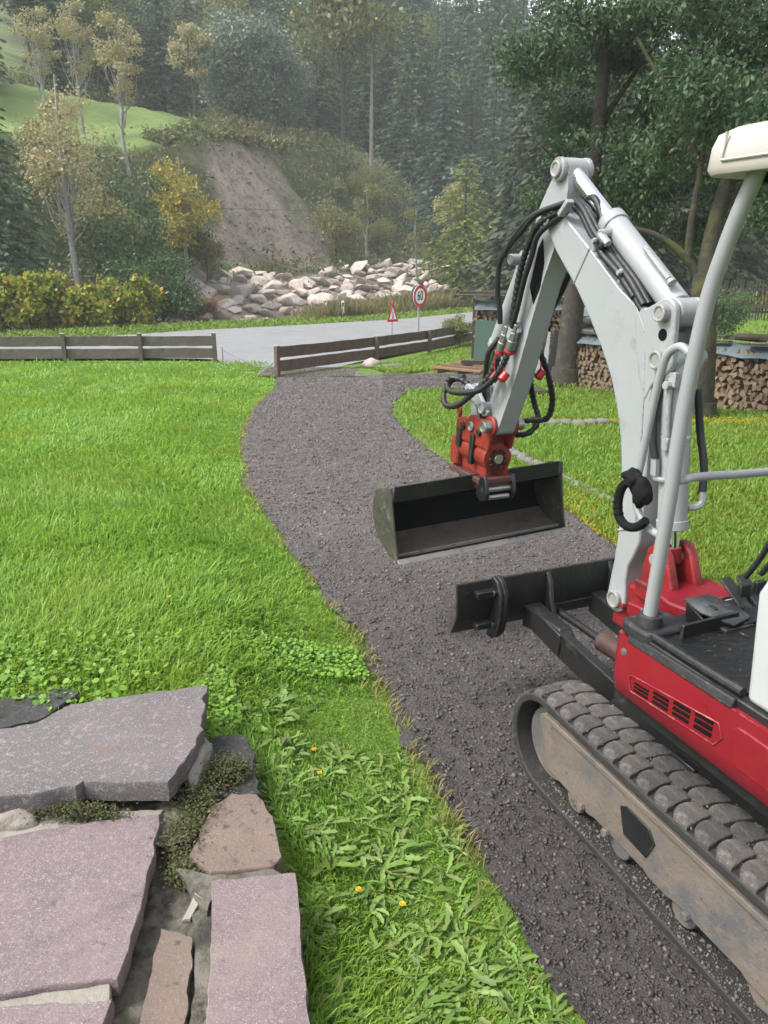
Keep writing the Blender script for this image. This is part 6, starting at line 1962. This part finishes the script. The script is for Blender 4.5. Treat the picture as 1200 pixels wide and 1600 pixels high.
# ------------------------------------------------------------------ the two near trees on the right
def near_tree(name, base, label, fork, paths, bl, n, seed, bark, leaf=.115):
    r = empty(name, base); tag(r, label, 'tree')
    me = limb_mesh(paths); me.materials.append(M[bark]); obj('trunk', me, None, r)
    P = crown_points(n, bl, .35)
    D = RNG.normal(0, .8, (n, 3)) + np.array([0, 0, -.6])
    leaf_obj('crown', P, leaf * (.55 + .8 * RNG.random(n)), .46, M['cherry'], r, D)
    tw = []
    rgx = random.Random(seed)
    for q in bl:
        for _ in range(3):
            e = Vector(q[:3]); d = Vector((rgx.gauss(0, 1), rgx.gauss(0, 1), rgx.gauss(-.2, .6))).normalized()
            tw.append(([tuple(e - d * q[3] * .6), tuple(e + Vector((0, 0, .05))), tuple(e + d * q[3] * .9)], .016, .004, 5))
    me = limb_mesh(tw, 'twigs'); me.materials.append(M[bark]); tag(obj('twigs', me, None, r), kind='stuff')
    return r
def hang(k, c, R3, rmin, rmax, seed, zmin):
    return [b for b in clump_set(k, c, R3, rmin, rmax, seed, .6) if b[2] > zmin]
# nearer trunk (right): base 4.52,10.92
b2 = (4.52, 10.95, -.27)
bl2 = hang(120, (2.3, .6, 5.2), (3.4, 2.6, 3.3), .35, .75, 101, 2.35)
paths = [([(0, 0, -.2), (0, 0, .15), (-.04, 0, .9), (-.10, .02, 1.6), (-.14, .03, 2.05)], .225, .15, 14), ([(0, 0, -.25), (0, 0, .0), (0, 0, .3)], .34, .235, 14),
         ([(-.14, .03, 1.9), (-.40, .1, 2.25), (-.75, .15, 2.5), (-1.1, .2, 2.62), (-1.7, .3, 2.7)], .07, .02, 8),
         ([(-.36, .1, 2.2), (-.38, .1, 2.7), (-.34, .1, 3.4), (-.3, .2, 4.8)], .06, .03, 8),
         ([(-.14, .03, 1.98), (-.05, .1, 2.8), (.2, .2, 3.8), (.7, .3, 5.2)], .13, .04, 8),
         ([(-.05, .1, 2.8), (.7, .4, 3.4), (1.9, .5, 3.9), (3.0, .5, 4.1)], .07, .025, 8), ([(-.34, .1, 3.4), (-.7, .4, 4.2), (-1.2, .6, 5.0)], .05, .02, 7)]
near_tree('cherry_tree', b2, 'dark-leaved tree with mossy trunk behind the excavator cab post', None, paths, bl2, 100000, 7, 'barkmoss', .08)
b1 = (3.60, 15.25, -.43)
bl1 = hang(120, (1.75, .4, 5.3), (2.9, 2.4, 3.2), .38, .8, 102, 2.5)
paths = [([(0, 0, -.2), (0, 0, .15), (.03, 0, 1.2), (.10, .02, 2.6), (.22, .05, 3.8), (.3, .1, 6.0)], .285, .10, 14), ([(0, 0, -.25), (0, 0, .0), (.0, 0, .35)], .38, .285, 14),
         ([(.18, .03, 3.3), (-.3, -.1, 3.9), (-.8, -.2, 4.3)], .07, .02, 8), ([(.18, .03, 3.5), (.9, .2, 4.2), (1.9, .3, 4.6)], .10, .03, 8),
         ([(.2, .03, 3.0), (.9, -.3, 3.3), (1.8, -.5, 3.4)], .07, .02, 8), ([(.25, .1, 4.6), (.9, .5, 5.5), (1.6, .8, 6.4)], .07, .02, 8)]
near_tree('cherry_tree', b1, 'dark-leaved tree whose brown trunk shows under the raised boom', None, paths, bl1, 95000, 8, 'bark', .09)
for i, (x, y, s, lab) in enumerate(((8.6, 44, 1.0, 'dark pine behind the leafy trees, leftmost of the row'), (13.4, 43, 1.05, 'dark pine behind the leafy trees, second from left'), (18.5, 46, 1.0, 'dark pine behind the leafy trees, third from left'), (24.5, 50, 1.0, 'dark pine at the right picture edge behind the trees'))):
    plant('pine', 'pine0', x, y, lab, s=s, sz=s * 1.1)
plant('dark_shrub', 'bush0', 11.8, 27.5, 'dark shrub overhanging the picket fence on the right', 'bush', s=.42)
plant('small_shrub', 'bush1', 2.35, 24.3, 'small leafy plant poking above the brown fence near the wood stack', 'bush', s=.30, z=-.65)

# overhead cable
cb = smooth_path([(-60, 42, 6.6), (-20.9, 45, 5.0), (-8, 51, 4.75), (0, 58, 5.2), (16, 70, 8.)], 8)
tag(part(MB().tube(cb, .012, 5), 'overhead_cable', 'black', None, 0), 'thin overhead cable crossing in front of the eroded bank', 'cable')

# ------------------------------------------------------------------ haze
hz_ = MB().box((0, 134, 77), (330, 300, 170)).build('haze', None, None, 0, smooth=0)
hm = bpy.data.materials.new('haze'); hm.use_nodes = True
hn = hm.node_tree; hn.nodes.clear()
pv = hn.nodes.new('ShaderNodeVolumePrincipled')
pv.inputs['Color'].default_value = (.93, .97, 1, 1)
pv.inputs['Density'].default_value = .0009
pv.inputs['Anisotropy'].default_value = 0.
ho = hn.nodes.new('ShaderNodeOutputMaterial')
hn.links.new(pv.outputs[0], ho.inputs['Volume'])
hz_.data.materials.append(hm)
tag(hz_, 'thin pale mist over the valley', 'haze', kind='stuff')
